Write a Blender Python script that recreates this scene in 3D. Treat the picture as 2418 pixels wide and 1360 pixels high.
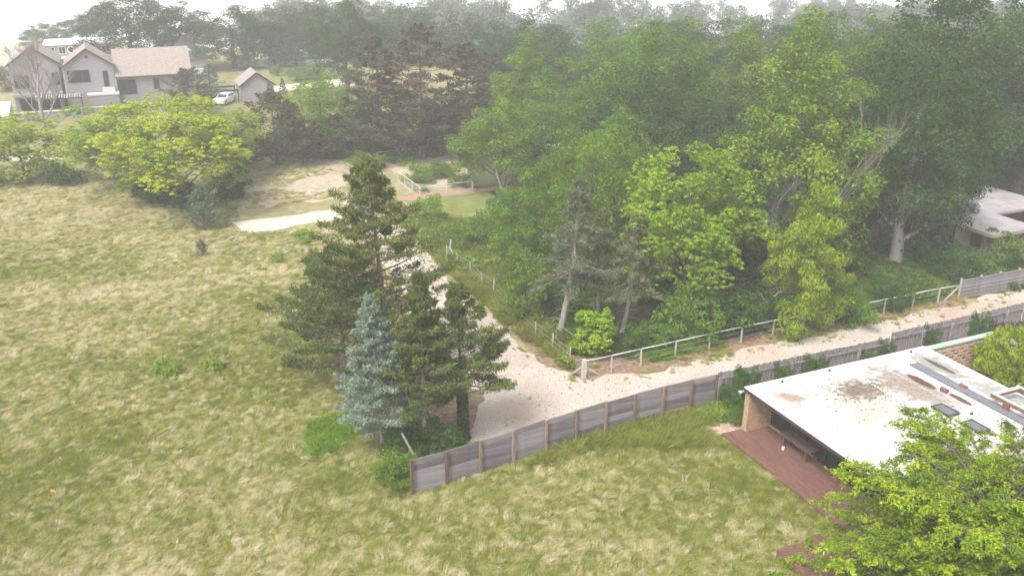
import bpy, math, random
import numpy as np
from mathutils import Vector, Matrix
from mathutils.geometry import tessellate_polygon

R = math.radians
for o in list(bpy.data.objects): bpy.data.objects.remove(o)
scene = bpy.context.scene
COL = scene.collection

# ------------------------------------------------------------------ camera, sky, sun, exposure
CAM_Z = 24.0
cam_d = bpy.data.cameras.new("camera"); cam = bpy.data.objects.new("camera", cam_d); COL.objects.link(cam)
cam.location = (0, 0, CAM_Z); cam.rotation_euler = (R(90 - 21.5), 0, 0)
cam_d.sensor_width = 36.0; cam_d.lens = 36.0 * 2120 / 2418
cam_d.clip_start = 0.5; cam_d.clip_end = 3000
scene.camera = cam
SUN_EL, SUN_AZ = 56.0, -146.0       # azimuth from +Y towards +X: high, left of and behind the camera
world = bpy.data.worlds.new("World"); scene.world = world; world.use_nodes = True
nt = world.node_tree; nt.nodes.clear()
sky = nt.nodes.new("ShaderNodeTexSky"); sky.sky_type = 'NISHITA'; sky.sun_disc = False
sky.sun_elevation = R(SUN_EL); sky.sun_rotation = R(SUN_AZ)
sky.air_density = 1.0; sky.dust_density = 4.0; sky.ozone_density = 1.0
hsv = nt.nodes.new("ShaderNodeHueSaturation"); hsv.inputs['Saturation'].default_value = 0.36
bg = nt.nodes.new("ShaderNodeBackground"); bg.inputs[1].default_value = 0.15
wo = nt.nodes.new("ShaderNodeOutputWorld")
nt.links.new(sky.outputs[0], hsv.inputs['Color']); nt.links.new(hsv.outputs[0], bg.inputs[0]); nt.links.new(bg.outputs[0], wo.inputs[0])
sun_d = bpy.data.lights.new("sun", 'SUN'); sun_d.energy = 1.5; sun_d.angle = R(16); sun_d.color = (1, .975, .93)
sun = bpy.data.objects.new("sun", sun_d); COL.objects.link(sun)
sd = Vector((math.sin(R(SUN_AZ)) * math.cos(R(SUN_EL)), math.cos(R(SUN_AZ)) * math.cos(R(SUN_EL)), math.sin(R(SUN_EL))))
sun.rotation_euler = sd.to_track_quat('Z', 'Y').to_euler()
vs = scene.view_settings
vs.view_transform = 'Standard'; vs.look = 'None'; vs.gamma = 1; vs.use_curve_mapping = False
vs.exposure = 1.08
scene.render.engine = 'CYCLES'
scene.cycles.max_bounces = 6; scene.cycles.diffuse_bounces = 3; scene.cycles.transmission_bounces = 3
scene.cycles.transparent_max_bounces = 4; scene.cycles.volume_bounces = 2
scene.cycles.use_denoising = True; scene.cycles.use_adaptive_sampling = False
HAZE_DENSITY = 0.0012

# ------------------------------------------------------------------ helpers
rng = np.random.default_rng(7)

def tag(o, label=None, cat=None, group=None, kind=None):
    if label: o['label'] = label
    if cat: o['category'] = cat
    if group: o['group'] = group
    if kind: o['kind'] = kind
    return o

def thing(name, label, cat, loc=(0, 0, 0), rotz=0.0, group=None):
    o = bpy.data.objects.new(name, None); COL.objects.link(o)
    o.empty_display_size = 0.3
    o.location = loc if len(loc) == 3 else (loc[0], loc[1], 0); o.rotation_euler = (0, 0, rotz)
    return tag(o, label, cat, group)

def obj(name, me, material=None, parent=None, loc=(0, 0, 0), rot=(0, 0, 0), scl=(1, 1, 1)):
    o = bpy.data.objects.new(name, me); COL.objects.link(o)
    if material and not me.materials: me.materials.append(material)
    o.location = loc; o.rotation_euler = rot; o.scale = scl
    if parent: o.parent = parent
    return o

class MB:
    def __init__(s): s.v = []; s.f = []
    def add(s, vs_, fs):
        n = len(s.v); s.v += [tuple(v) for v in vs_]; s.f += [tuple(i + n for i in f) for f in fs]; return s
    def box(s, x0, x1, y0, y1, z0, z1):
        return s.add([(x0, y0, z0), (x1, y0, z0), (x1, y1, z0), (x0, y1, z0), (x0, y0, z1), (x1, y0, z1), (x1, y1, z1), (x0, y1, z1)],
                     [(0, 3, 2, 1), (4, 5, 6, 7), (0, 1, 5, 4), (1, 2, 6, 5), (2, 3, 7, 6), (3, 0, 4, 7)])
    def bbox(s, x0, x1, y0, y1, z0, z1, b=0.02):
        "box with its upper edges chamfered"
        lo = [(x0, y0, z0), (x1, y0, z0), (x1, y1, z0), (x0, y1, z0)]
        mi = [(x0, y0, z1 - b), (x1, y0, z1 - b), (x1, y1, z1 - b), (x0, y1, z1 - b)]
        hi = [(x0 + b, y0 + b, z1), (x1 - b, y0 + b, z1), (x1 - b, y1 - b, z1), (x0 + b, y1 - b, z1)]
        f = [(0, 3, 2, 1), (8, 9, 10, 11)]
        for k in range(4):
            j = (k + 1) % 4
            f += [(k, j, 4 + j, 4 + k), (4 + k, 4 + j, 8 + j, 8 + k)]
        return s.add(lo + mi + hi, f)
    def prism(s, poly, d0, d1, axis='y'):
        "polygon in x,z extruded along y (or polygon in x,y along z)"
        n = len(poly)
        if axis == 'y': a = [(p[0], d0, p[1]) for p in poly] + [(p[0], d1, p[1]) for p in poly]
        elif axis == 'x': a = [(d0, p[0], p[1]) for p in poly] + [(d1, p[0], p[1]) for p in poly]
        else: a = [(p[0], p[1], d0) for p in poly] + [(p[0], p[1], d1) for p in poly]
        fs = [tuple(range(n - 1, -1, -1)), tuple(range(n, 2 * n))]
        fs += [(i, (i + 1) % n, n + (i + 1) % n, n + i) for i in range(n)]
        return s.add(a, fs)
    def tube(s, pts, rads, n=6, cap=True):
        pts = [Vector(p) for p in pts]; base = len(s.v); vs_ = []; fs = []
        for i, p in enumerate(pts):
            d = (pts[min(i + 1, len(pts) - 1)] - pts[max(i - 1, 0)]).normalized()
            a = d.cross(Vector((0, 0, 1)) if abs(d.z) < .9 else Vector((1, 0, 0))).normalized(); b = d.cross(a)
            r = rads[i] if hasattr(rads, '__len__') else rads
            for k in range(n):
                t = 2 * math.pi * k / n
                vs_.append(p + a * (r * math.cos(t)) + b * (r * math.sin(t)))
        for i in range(len(pts) - 1):
            for k in range(n):
                fs.append((i * n + k, i * n + (k + 1) % n, (i + 1) * n + (k + 1) % n, (i + 1) * n + k))
        if cap:
            fs.append(tuple(range(n - 1, -1, -1))); fs.append(tuple((len(pts) - 1) * n + k for k in range(n)))
        return s.add(vs_, fs)
    def beam(s, p, q, w, h):
        p, q = Vector(p), Vector(q); d = (q - p).normalized()
        a = d.cross(Vector((0, 0, 1)) if abs(d.z) < .95 else Vector((1, 0, 0))).normalized() * w / 2; b = a.normalized().cross(d) * h / 2
        v = [p - a - b, p + a - b, p + a + b, p - a + b, q - a - b, q + a - b, q + a + b, q - a + b]
        return s.add(v, [(0, 3, 2, 1), (4, 5, 6, 7), (0, 1, 5, 4), (1, 2, 6, 5), (2, 3, 7, 6), (3, 0, 4, 7)])
    def mesh(s, name, smooth=False):
        me = bpy.data.meshes.new(name); me.from_pydata(s.v, [], s.f); me.update()
        if smooth: me.polygons.foreach_set('use_smooth', [True] * len(me.polygons))
        return me
    def build(s, name, material, parent=None, loc=(0, 0, 0), rot=(0, 0, 0), smooth=False):
        return obj(name, s.mesh(name, smooth), material, parent, loc, rot)

def quads_mesh(name, V, tint, material, nv=4):
    "V (N,nv,3): N separate faces; tint (N,) a per-face value"
    N = len(V); me = bpy.data.meshes.new(name)
    me.vertices.add(N * nv); me.vertices.foreach_set('co', np.ascontiguousarray(V, dtype=np.float32).ravel())
    me.loops.add(N * nv); me.loops.foreach_set('vertex_index', np.arange(N * nv, dtype=np.int32))
    me.polygons.add(N); me.polygons.foreach_set('loop_start', np.arange(0, N * nv, nv, dtype=np.int32))
    at = me.attributes.new('tint', 'FLOAT', 'FACE'); at.data.foreach_set('value', np.asarray(tint, dtype=np.float32))
    me.update(calc_edges=True); me.validate()
    if material: me.materials.append(material)
    return me

def unit(a): return a / np.maximum(np.linalg.norm(a, axis=-1, keepdims=True), 1e-6)

def leaf_quads(pos, nrm, tip, size, aspect=.55, fold=.12):
    nrm = unit(nrm); tip = unit(tip - nrm * np.sum(tip * nrm, -1, keepdims=True)); side = np.cross(nrm, tip)
    size = np.asarray(size).reshape(-1, 1)
    b = pos - tip * size * .5; t = pos + tip * size * .5 - nrm * size * fold
    l = pos + side * size * aspect * .5 + nrm * size * fold * .6; r = pos - side * size * aspect * .5 + nrm * size * fold * .6
    return np.stack([b, r, t, l], 1)

def rdir(n, r=rng):
    v = r.normal(size=(n, 3)); return unit(v)

def pip(P, poly):
    poly = np.asarray(poly); x, y = P[:, 0], P[:, 1]; ins = np.zeros(len(P), bool); j = len(poly) - 1
    for i in range(len(poly)):
        xi, yi = poly[i]; xj, yj = poly[j]
        c = ((yi > y) != (yj > y)) & (x < (xj - xi) * (y - yi) / (yj - yi + 1e-12) + xi)
        ins ^= c; j = i
    return ins

def vnoise(P, scale, seed=0):
    "smooth value noise 0..1 on points (N,2)"
    g = np.random.default_rng(seed).random((64, 64)); q = P / scale
    i = np.floor(q).astype(int); f = q - i; f = f * f * (3 - 2 * f)
    a = g[i[:, 0] % 64, i[:, 1] % 64]; b = g[(i[:, 0] + 1) % 64, i[:, 1] % 64]
    c = g[i[:, 0] % 64, (i[:, 1] + 1) % 64]; d = g[(i[:, 0] + 1) % 64, (i[:, 1] + 1) % 64]
    return (a * (1 - f[:, 0]) + b * f[:, 0]) * (1 - f[:, 1]) + (c * (1 - f[:, 0]) + d * f[:, 0]) * f[:, 1]

def segdist(P, line):
    best = np.full(len(P), 1e9)
    for a, b in zip(line[:-1], line[1:]):
        a = np.array(a); b = np.array(b); d = b - a; t = np.clip(((P - a) @ d) / (d @ d), 0, 1)
        best = np.minimum(best, np.linalg.norm(P - (a + t[:, None] * d), axis=1))
    return best

def ragged(poly, step=.5, amp=.35, seed=1):
    "subdivide an outline and push it in and out with noise"
    out = []; n = len(poly)
    for i in range(n):
        a = np.array(poly[i]); b = np.array(poly[(i + 1) % n]); L = np.linalg.norm(b - a); k = max(1, int(L / step))
        nr = np.array([-(b - a)[1], (b - a)[0]]) / max(L, 1e-6)
        for j in range(k):
            p = a + (b - a) * j / k
            q = p[None, :]
            o = (vnoise(q, 3.1, seed)[0] - .5) * 2 * amp + (vnoise(q, .8, seed + 1)[0] - .5) * 1.4 * amp
            out.append(tuple(p + nr * o))
    return out

def sheet(name, poly, z, material, kind='structure', rag=None):
    if rag: poly = ragged(poly, *rag)
    tri = tessellate_polygon([[Vector((p[0], p[1], 0)) for p in poly]])
    me = bpy.data.meshes.new(name); me.from_pydata([(p[0], p[1], z) for p in poly], [], [tuple(t) for t in tri])
    me.update()
    if me.polygons and sum(p.normal.z for p in me.polygons) < 0: me.flip_normals()
    o = obj(name, me, material); o['kind'] = kind
    return o

# ------------------------------------------------------------------ materials
def node_mat(name):
    m = bpy.data.materials.new(name); m.use_nodes = True; n = m.node_tree
    return m, n, n.nodes['Principled BSDF'], n.links

def ramp(n, stops):
    r = n.nodes.new("ShaderNodeValToRGB"); e = r.color_ramp.elements
    while len(e) > 1: e.remove(e[0])
    for i, (p, c) in enumerate(stops):
        k = e[0] if i == 0 else e.new(p)
        k.position = p; k.color = (*c, 1)
    return r

def mat(name, stops, scale=6, detail=6, rough=.85, stretch=None, bump=0.0, bscale=None, objvar=0.0, coord='Object', spec=.3, second=None):
    "noise driven colour ramp; second=(scale, colour, lo, hi) lays blotches over it"
    m, n, p, L = node_mat(name)
    tc = n.nodes.new("ShaderNodeTexCoord"); src = tc.outputs[coord]
    if stretch:
        mp = n.nodes.new("ShaderNodeMapping"); mp.inputs['Scale'].default_value = stretch; L.new(src, mp.inputs[0]); src = mp.outputs[0]
    nz = n.nodes.new("ShaderNodeTexNoise"); nz.inputs['Scale'].default_value = scale; nz.inputs['Detail'].default_value = detail
    nz.inputs['Roughness'].default_value = .65; L.new(src, nz.inputs['Vector'])
    r = ramp(n, stops); fac = nz.outputs['Fac']
    if objvar:
        oi = n.nodes.new("ShaderNodeObjectInfo"); ma = n.nodes.new("ShaderNodeMath"); ma.operation = 'MULTIPLY_ADD'
        ma.inputs[1].default_value = objvar; L.new(oi.outputs['Random'], ma.inputs[0]); L.new(fac, ma.inputs[2])
        sb = n.nodes.new("ShaderNodeMath"); sb.operation = 'SUBTRACT'; sb.inputs[1].default_value = objvar / 2; L.new(ma.outputs[0], sb.inputs[0]); fac = sb.outputs[0]
    L.new(fac, r.inputs[0]); col = r.outputs[0]
    if second:
        for sc, c2, lo, hi in (second if isinstance(second, list) else [second]):
            n2 = n.nodes.new("ShaderNodeTexNoise"); n2.inputs['Scale'].default_value = sc; n2.inputs['Detail'].default_value = 5
            L.new(tc.outputs[coord], n2.inputs['Vector'])
            r2 = ramp(n, [(lo, (0, 0, 0)), (hi, (1, 1, 1))]); L.new(n2.outputs['Fac'], r2.inputs[0])
            mx = n.nodes.new("ShaderNodeMix"); mx.data_type = 'RGBA'; mx.inputs[7].default_value = (*c2, 1)
            L.new(r2.outputs[0], mx.inputs[0]); L.new(col, mx.inputs[6]); col = mx.outputs[2]
    L.new(col, p.inputs['Base Color']); p.inputs['Roughness'].default_value = rough; p.inputs['Specular IOR Level'].default_value = spec
    if bump:
        b = n.nodes.new("ShaderNodeBump"); b.inputs['Strength'].default_value = bump; b.inputs['Distance'].default_value = .05
        h = nz.outputs['Fac']
        if bscale:
            nb = n.nodes.new("ShaderNodeTexNoise"); nb.inputs['Scale'].default_value = bscale; nb.inputs['Detail'].default_value = 4
            L.new(src, nb.inputs['Vector']); h = nb.outputs['Fac']
        L.new(h, b.inputs['Height']); L.new(b.outputs[0], p.inputs['Normal'])
    return m

def leaf_mat(name, dark, mid, light, trans=.35, inst=False):
    "leaf colour from the per-leaf tint, shifted a little per tree by the object colour"
    m, n, p, L = node_mat(name)
    a = n.nodes.new("ShaderNodeAttribute"); a.attribute_name = 'tint'
    fac = a.outputs['Fac']
    if inst:
        b = n.nodes.new("ShaderNodeAttribute"); b.attribute_name = 'gtint'; b.attribute_type = 'INSTANCER'
        ma = n.nodes.new("ShaderNodeMath"); ma.operation = 'MULTIPLY_ADD'; ma.inputs[1].default_value = .34
        sb = n.nodes.new("ShaderNodeMath"); sb.operation = 'SUBTRACT'; sb.inputs[1].default_value = .5
        L.new(fac, sb.inputs[0]); L.new(sb.outputs[0], ma.inputs[0]); L.new(b.outputs['Fac'], ma.inputs[2]); fac = ma.outputs[0]
    r = ramp(n, [(0.0, dark), (.5, mid), (1.0, light)]); L.new(fac, r.inputs[0]); col = r.outputs[0]
    if not inst:
        oi = n.nodes.new("ShaderNodeObjectInfo"); mx = n.nodes.new("ShaderNodeMix"); mx.data_type = 'RGBA'; mx.blend_type = 'MULTIPLY'
        mx.inputs[0].default_value = 1; L.new(col, mx.inputs[6]); L.new(oi.outputs['Color'], mx.inputs[7]); col = mx.outputs[2]
    L.new(col, p.inputs['Base Color']); p.inputs['Roughness'].default_value = .6; p.inputs['Specular IOR Level'].default_value = .25
    if trans:
        t = n.nodes.new("ShaderNodeBsdfTranslucent"); L.new(col, t.inputs[0])
        ms = n.nodes.new("ShaderNodeMixShader"); ms.inputs[0].default_value = trans
        L.new(p.outputs[0], ms.inputs[1]); L.new(t.outputs[0], ms.inputs[2]); L.new(ms.outputs[0], n.nodes['Material Output'].inputs[0])
    return m

M = {}
M['soil'] = mat('dune_soil', [(.25, (.15, .15, .045)), (.5, (.25, .22, .10)), (.8, (.42, .35, .21))], scale=.9, detail=10, rough=.95, bump=.5, bscale=6)
M['gravel'] = mat('gravel', [(.25, (.26, .225, .185)), (.5, (.455, .395, .335)), (.75, (.64, .57, .50))], scale=9, detail=14, rough=.95, bump=.5, bscale=22,
                  second=[(.22, (.40, .31, .235), .46, .70), (.9, (.30, .25, .16), .62, .78), (5, (.20, .15, .11), .63, .70)])
M['pad'] = mat('pale_gravel', [(.3, (.44, .38, .32)), (.7, (.60, .53, .455))], scale=9, detail=10, rough=.95, bump=.4, bscale=12)
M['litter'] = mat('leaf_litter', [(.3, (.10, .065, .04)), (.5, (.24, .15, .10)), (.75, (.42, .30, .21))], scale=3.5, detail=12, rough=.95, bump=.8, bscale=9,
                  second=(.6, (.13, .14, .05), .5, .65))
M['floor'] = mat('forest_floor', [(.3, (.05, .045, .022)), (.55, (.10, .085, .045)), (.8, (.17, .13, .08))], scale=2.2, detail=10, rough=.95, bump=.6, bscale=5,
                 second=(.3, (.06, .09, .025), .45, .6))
M['sand'] = mat('sandy_patch', [(.3, (.27, .215, .14)), (.5, (.41, .33, .25)), (.7, (.58, .48, .38))], scale=1.6, detail=10, rough=.95, bump=.4, bscale=8,
                second=(.28, (.22, .22, .10), .5, .7))
M['fogground'] = mat('fog_white_ground', [(.3, (.52, .52, .53)), (.7, (.62, .62, .62))], scale=.05, detail=8, rough=.95)  # near-white ground colour imitates the fog bank in the far distance
M['beach'] = mat('beach_sand', [(.3, (.36, .32, .25)), (.7, (.44, .39, .30))], scale=.2, detail=6, rough=.95)
M['lawn'] = mat('lawn', [(.3, (.11, .14, .03)), (.55, (.18, .20, .05)), (.8, (.26, .24, .08))], scale=.8, detail=10, rough=.95, bump=.4, bscale=14)
M['mulch'] = mat('red_mulch', [(.3, (.28, .14, .10)), (.7, (.45, .26, .20))], scale=4, detail=8, rough=.95, bump=.4)
M['plank'] = mat('weathered_plank', [(.28, (.085, .072, .074)), (.5, (.215, .195, .205)), (.75, (.37, .345, .355))], scale=3.2, detail=9, rough=.9,
                 stretch=(.5, 5, 9), bump=.35, objvar=.28, second=(.9, (.27, .18, .14), .58, .78))
M['post'] = mat('brown_post', [(.3, (.11, .07, .045)), (.55, (.215, .145, .10)), (.8, (.34, .26, .195))], scale=4, detail=8, rough=.9, stretch=(6, 6, .7), bump=.35, objvar=.35)
M['greypost'] = mat('grey_post', [(.3, (.30, .28, .25)), (.7, (.52, .50, .46))], scale=5, detail=8, rough=.9, stretch=(4, 4, .7), bump=.2, objvar=.2)
M['picket'] = mat('picket_wood', [(.28, (.10, .085, .085)), (.5, (.235, .21, .215)), (.75, (.39, .36, .36))], scale=7, detail=7, rough=.9, stretch=(1.6, 1.6, .35), bump=.3)
M['rail'] = mat('pale_rail', [(.3, (.44, .43, .41)), (.7, (.60, .59, .565))], scale=3, detail=6, rough=.6, stretch=(.4, 4, 4))
def roof_mat():
    m, n, p, L = node_mat('white_roof'); tc = n.nodes.new("ShaderNodeTexCoord"); obv = tc.outputs['Object']
    def noise(sc, det=7, vec=None):
        z = n.nodes.new("ShaderNodeTexNoise"); z.inputs['Scale'].default_value = sc; z.inputs['Detail'].default_value = det; z.inputs['Roughness'].default_value = .7; L.new(vec or obv, z.inputs['Vector']); return z.outputs['Fac']
    r = ramp(n, [(.3, (.55, .535, .52)), (.6, (.66, .65, .64))]); L.new(noise(1.0, 9), r.inputs[0]); col = r.outputs[0]
    def stain(c, rad, colour, amt, sc, lo, hi):
        nonlocal col
        mp = n.nodes.new("ShaderNodeMapping"); mp.vector_type = 'TEXTURE'; mp.inputs['Location'].default_value = (*c, 2.6); mp.inputs['Scale'].default_value = (*rad, 3); L.new(obv, mp.inputs[0])
        g = n.nodes.new("ShaderNodeTexGradient"); g.gradient_type = 'SPHERICAL'; L.new(mp.outputs[0], g.inputs[0])
        a = n.nodes.new("ShaderNodeMath"); a.operation = 'MULTIPLY_ADD'; a.inputs[1].default_value = .55; L.new(g.outputs['Fac'], a.inputs[0]); L.new(noise(sc), a.inputs[2])
        q = ramp(n, [(lo, (0, 0, 0)), (hi, (amt, amt, amt))]); L.new(a.outputs[0], q.inputs[0])
        gm = n.nodes.new("ShaderNodeMath"); gm.operation = 'MULTIPLY'; gr = ramp(n, [(0, (0, 0, 0)), (.25, (1, 1, 1))]); L.new(g.outputs['Fac'], gr.inputs[0]); L.new(q.outputs[0], gm.inputs[0]); L.new(gr.outputs[0], gm.inputs[1])
        mx = n.nodes.new("ShaderNodeMix"); mx.data_type = 'RGBA'; mx.inputs[7].default_value = (*colour, 1); L.new(gm.outputs[0], mx.inputs[0]); L.new(col, mx.inputs[6]); col = mx.outputs[2]
    stain((4.6, -3.0), (4.4, 3.4), (.36, .29, .21), .55, .9, .46, .9)
    stain((5.2, -2.6), (3.0, 1.9), (.13, .095, .06), .9, 3.2, .70, .90)
    stain((4.0, -5.2), (3.4, 2.4), (.36, .30, .23), .5, 1.2, .48, .9)
    stain((1.3, -1.9), (1.1, 1.3), (.24, .15, .10), .8, 1.6, .58, .9)
    stain((7.8, -3.4), (2.0, 5.0), (.20, .15, .11), .8, 2.4, .66, .84)
    stain((10.9, -2.0), (1.5, 3.0), (.20, .17, .13), .8, 2.0, .60, .86)
    stain((11.2, -5.5), (1.4, 3.4), (.22, .21, .18), .8, 2.2, .60, .86)
    stain((8.7, -3.1), (.32, 1.1), (.10, .045, .03), 1.0, 2.5, .46, .58)
    stain((9.0, -5.3), (.22, .9), (.10, .045, .03), 1.0, 2.5, .46, .58)
    stain((11.0, -2.2), (.22, 1.2), (.09, .07, .05), 1.0, 2.5, .46, .58)
    stain((6, -10), (6, 6), (.30, .25, .19), .7, 1.1, .52, .9)
    L.new(col, p.inputs['Base Color']); p.inputs['Roughness'].default_value = .75; return m
M['roof'] = roof_mat()
M['meadow'] = mat('dry_meadow', [(.3, (.10, .11, .03)), (.5, (.19, .18, .065)), (.75, (.33, .28, .14))], scale=.7, detail=10, rough=.95, bump=.6, bscale=5)
M['terrace'] = mat('brown_terrace', [(.3, (.10, .07, .055)), (.7, (.19, .14, .115))], scale=2, detail=8, rough=.95)
M['roofedge'] = mat('roof_edge_metal', [(.3, (.62, .62, .62)), (.7, (.7, .7, .7))], scale=2, rough=.5)
M['fascia'] = mat('brown_fascia', [(.3, (.05, .03, .025)), (.7, (.085, .05, .045))], scale=4, rough=.7)
M['brick'] = mat('tan_brick', [(.3, (.30, .19, .11)), (.5, (.43, .29, .18)), (.75, (.56, .41, .28))], scale=5, detail=6, rough=.9, bump=.3, bscale=30)
M['brickpink'] = mat('pink_brick', [(.3, (.36, .22, .16)), (.5, (.50, .34, .26)), (.75, (.62, .47, .38))], scale=4, detail=6, rough=.9, bump=.3, bscale=30)
M['mortar'] = mat('mortar', [(.3, (.30, .23, .16)), (.7, (.42, .34, .25))], scale=8, rough=.95)
M['deck'] = mat('red_deck', [(.3, (.105, .050, .038)), (.5, (.165, .080, .060)), (.75, (.23, .122, .096))], scale=3, detail=8, rough=.7, stretch=(6, .5, 1), bump=.15)
M['darkwood'] = mat('dark_joinery', [(.3, (.018, .011, .01)), (.7, (.04, .022, .018))], scale=4, rough=.55)
M['bench'] = mat('brown_bench', [(.3, (.10, .06, .055)), (.7, (.16, .10, .09))], scale=5, rough=.7)
M['channel'] = mat('grey_roof_channel', [(.3, (.12, .12, .13)), (.7, (.21, .21, .23))], scale=3, rough=.6, stretch=(3, .6, 1))
M['redpipe'] = mat('red_vent', [(.3, (.15, .055, .05)), (.7, (.22, .09, .08))], scale=6, rough=.6)
M['greenpaint'] = mat('pale_green_paint', [(.3, (.30, .41, .31)), (.7, (.43, .54, .43))], scale=3, rough=.6)
M['trellisred'] = mat('red_brown_timber', [(.3, (.15, .06, .05)), (.7, (.24, .10, .085))], scale=4, rough=.7)
M['paver'] = mat('pink_paver', [(.3, (.40, .24, .20)), (.7, (.58, .40, .35))], scale=6, rough=.9, objvar=.5)
M['steel'] = mat('grey_metal', [(.3, (.30, .30, .31)), (.7, (.45, .45, .46))], scale=5, rough=.4)
M['darkmetal'] = mat('dark_metal', [(.3, (.03, .03, .035)), (.7, (.06, .06, .065))], scale=5, rough=.45)
M['white'] = mat('white_paint', [(.3, (.74, .74, .73)), (.7, (.82, .82, .81))], scale=3, rough=.5)
M['concrete'] = mat('pale_concrete', [(.3, (.44, .42, .40)), (.7, (.58, .56, .54))], scale=1.2, detail=8, rough=.9)
M['siding'] = mat('grey_pink_siding', [(.3, (.195, .175, .19)), (.5, (.27, .245, .26)), (.7, (.345, .315, .33))], scale=2.2, detail=8, rough=.9, stretch=(.35, .35, 7))
M['shingle'] = mat('tan_shingle', [(.3, (.20, .165, .145)), (.5, (.29, .24, .215)), (.7, (.39, .33, .295))], scale=5, detail=8, rough=.95)
M['darkroof'] = mat('dark_roof', [(.3, (.05, .05, .06)), (.7, (.10, .10, .115))], scale=2, rough=.8)
M['greywall'] = mat('grey_house_wall', [(.3, (.24, .22, .21)), (.7, (.36, .33, .32))], scale=2, rough=.9)
M['pinkroof'] = mat('grey_flat_roof', [(.3, (.27, .25, .25)), (.6, (.38, .355, .355))], scale=.8, detail=8, rough=.9, second=(.5, (.2, .18, .17), .6, .75))
M['yellow'] = mat('yellow_paint', [(.3, (.70, .48, .03)), (.7, (.80, .56, .05))], scale=5, rough=.5)
M['orange'] = mat('orange_tape', [(.3, (.85, .25, .12)), (.7, (.9, .33, .18))], scale=5, rough=.6)
M['carwhite'] = mat('white_car_paint', [(.3, (.78, .78, .78)), (.7, (.82, .82, .82))], scale=2, rough=.25, spec=.5)
M['rubber'] = mat('rubber', [(.3, (.02, .02, .02)), (.7, (.035, .035, .035))], scale=8, rough=.8)
M['bark'] = mat('bark', [(.3, (.07, .055, .045)), (.6, (.16, .13, .11)), (.8, (.24, .20, .17))], scale=3, detail=8, rough=.95, stretch=(4, 4, .7), bump=.6)
M['pinebark'] = mat('pine_bark', [(.3, (.14, .10, .085)), (.6, (.26, .19, .16)), (.8, (.36, .28, .24))], scale=3, detail=8, rough=.95, stretch=(4, 4, .8), bump=.6)
M['greybark'] = mat('grey_bark', [(.3, (.20, .18, .165)), (.6, (.34, .31, .29)), (.8, (.44, .41, .38))], scale=3, detail=8, rough=.95, stretch=(4, 4, .8), bump=.5)
M['deadwood'] = mat('dead_wood', [(.3, (.20, .17, .155)), (.7, (.34, .30, .275))], scale=4, rough=.95)
def glass(name, c):
    m, n, p, L = node_mat(name); tc = n.nodes.new("ShaderNodeTexCoord"); nz = n.nodes.new("ShaderNodeTexNoise"); nz.inputs['Scale'].default_value = 2
    L.new(tc.outputs['Object'], nz.inputs['Vector']); r = ramp(n, [(.3, tuple(x * .7 for x in c)), (.7, c)]); L.new(nz.outputs['Fac'], r.inputs[0])
    L.new(r.outputs[0], p.inputs['Base Color']); p.inputs['Roughness'].default_value = .15; p.inputs['Specular IOR Level'].default_value = .3
    return m
M['glass'] = glass('dark_glass', (.03, .035, .04)); M['skyglass'] = glass('skylight_glass', (.16, .18, .20))

LM = {}
LM['oak'] = leaf_mat('oak_leaves', (.020, .052, .010), (.048, .105, .016), (.115, .195, .030))
LM['green'] = leaf_mat('green_leaves', (0.062, 0.125, 0.013), (0.147, 0.244, 0.021), (0.294, 0.400, 0.050))
LM['bright'] = leaf_mat('bright_leaves', (0.095, 0.179, 0.009), (0.224, 0.358, 0.013), (0.448, 0.582, 0.056))
LM['yellow'] = leaf_mat('yellow_green_leaves', (0.120, 0.180, 0.006), (0.270, 0.360, 0.010), (0.460, 0.540, 0.035))
LM['sumac'] = leaf_mat('sumac_leaves', (0.112, 0.179, 0.013), (0.280, 0.370, 0.022), (0.526, 0.582, 0.067))
LM['pine'] = leaf_mat('pine_needles', (.05, .072, .018), (.118, .15, .036), (.25, .275, .07), trans=.25)
LM['darkpine'] = leaf_mat('dark_pine_needles', (0.036, 0.046, 0.026), (0.074, 0.082, 0.043), (0.144, 0.132, 0.066), trans=.2)
LM['blue'] = leaf_mat('blue_spruce_needles', (.10, .145, .10), (.205, .27, .195), (.37, .445, .34), trans=.15)
LM['sick'] = leaf_mat('thin_spruce_needles', (.075, .092, .042), (.15, .17, .08), (.25, .265, .14), trans=.2)
LM['grass'] = leaf_mat('dune_grass_blades', (.15, .19, .013), (.375, .37, .078), (.73, .62, .46), trans=.3, inst=True)
LM['fogpale'] = leaf_mat('fog_paled_leaves', (.12, .15, .11), (.22, .26, .19), (.34, .37, .29), trans=.3, inst=True)  # greyed leaf colour: extra fog painted into the distant trees
LM['strap'] = leaf_mat('strap_leaves', (.07, .15, .006), (.14, .25, .008), (.24, .36, .02), trans=.3, inst=True)
LM['cover'] = leaf_mat('ground_cover_leaves', (0.034, 0.067, 0.009), (0.098, 0.167, 0.015), (0.241, 0.333, 0.029), trans=.3, inst=True)
LM['redleaf'] = leaf_mat('red_brown_leaves', (.06, .035, .025), (.12, .075, .05), (.19, .12, .08))
LM['hedge'] = leaf_mat('yew_leaves', (.08, .125, .004), (.24, .31, .006), (.45, .52, .015), trans=.25)

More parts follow.
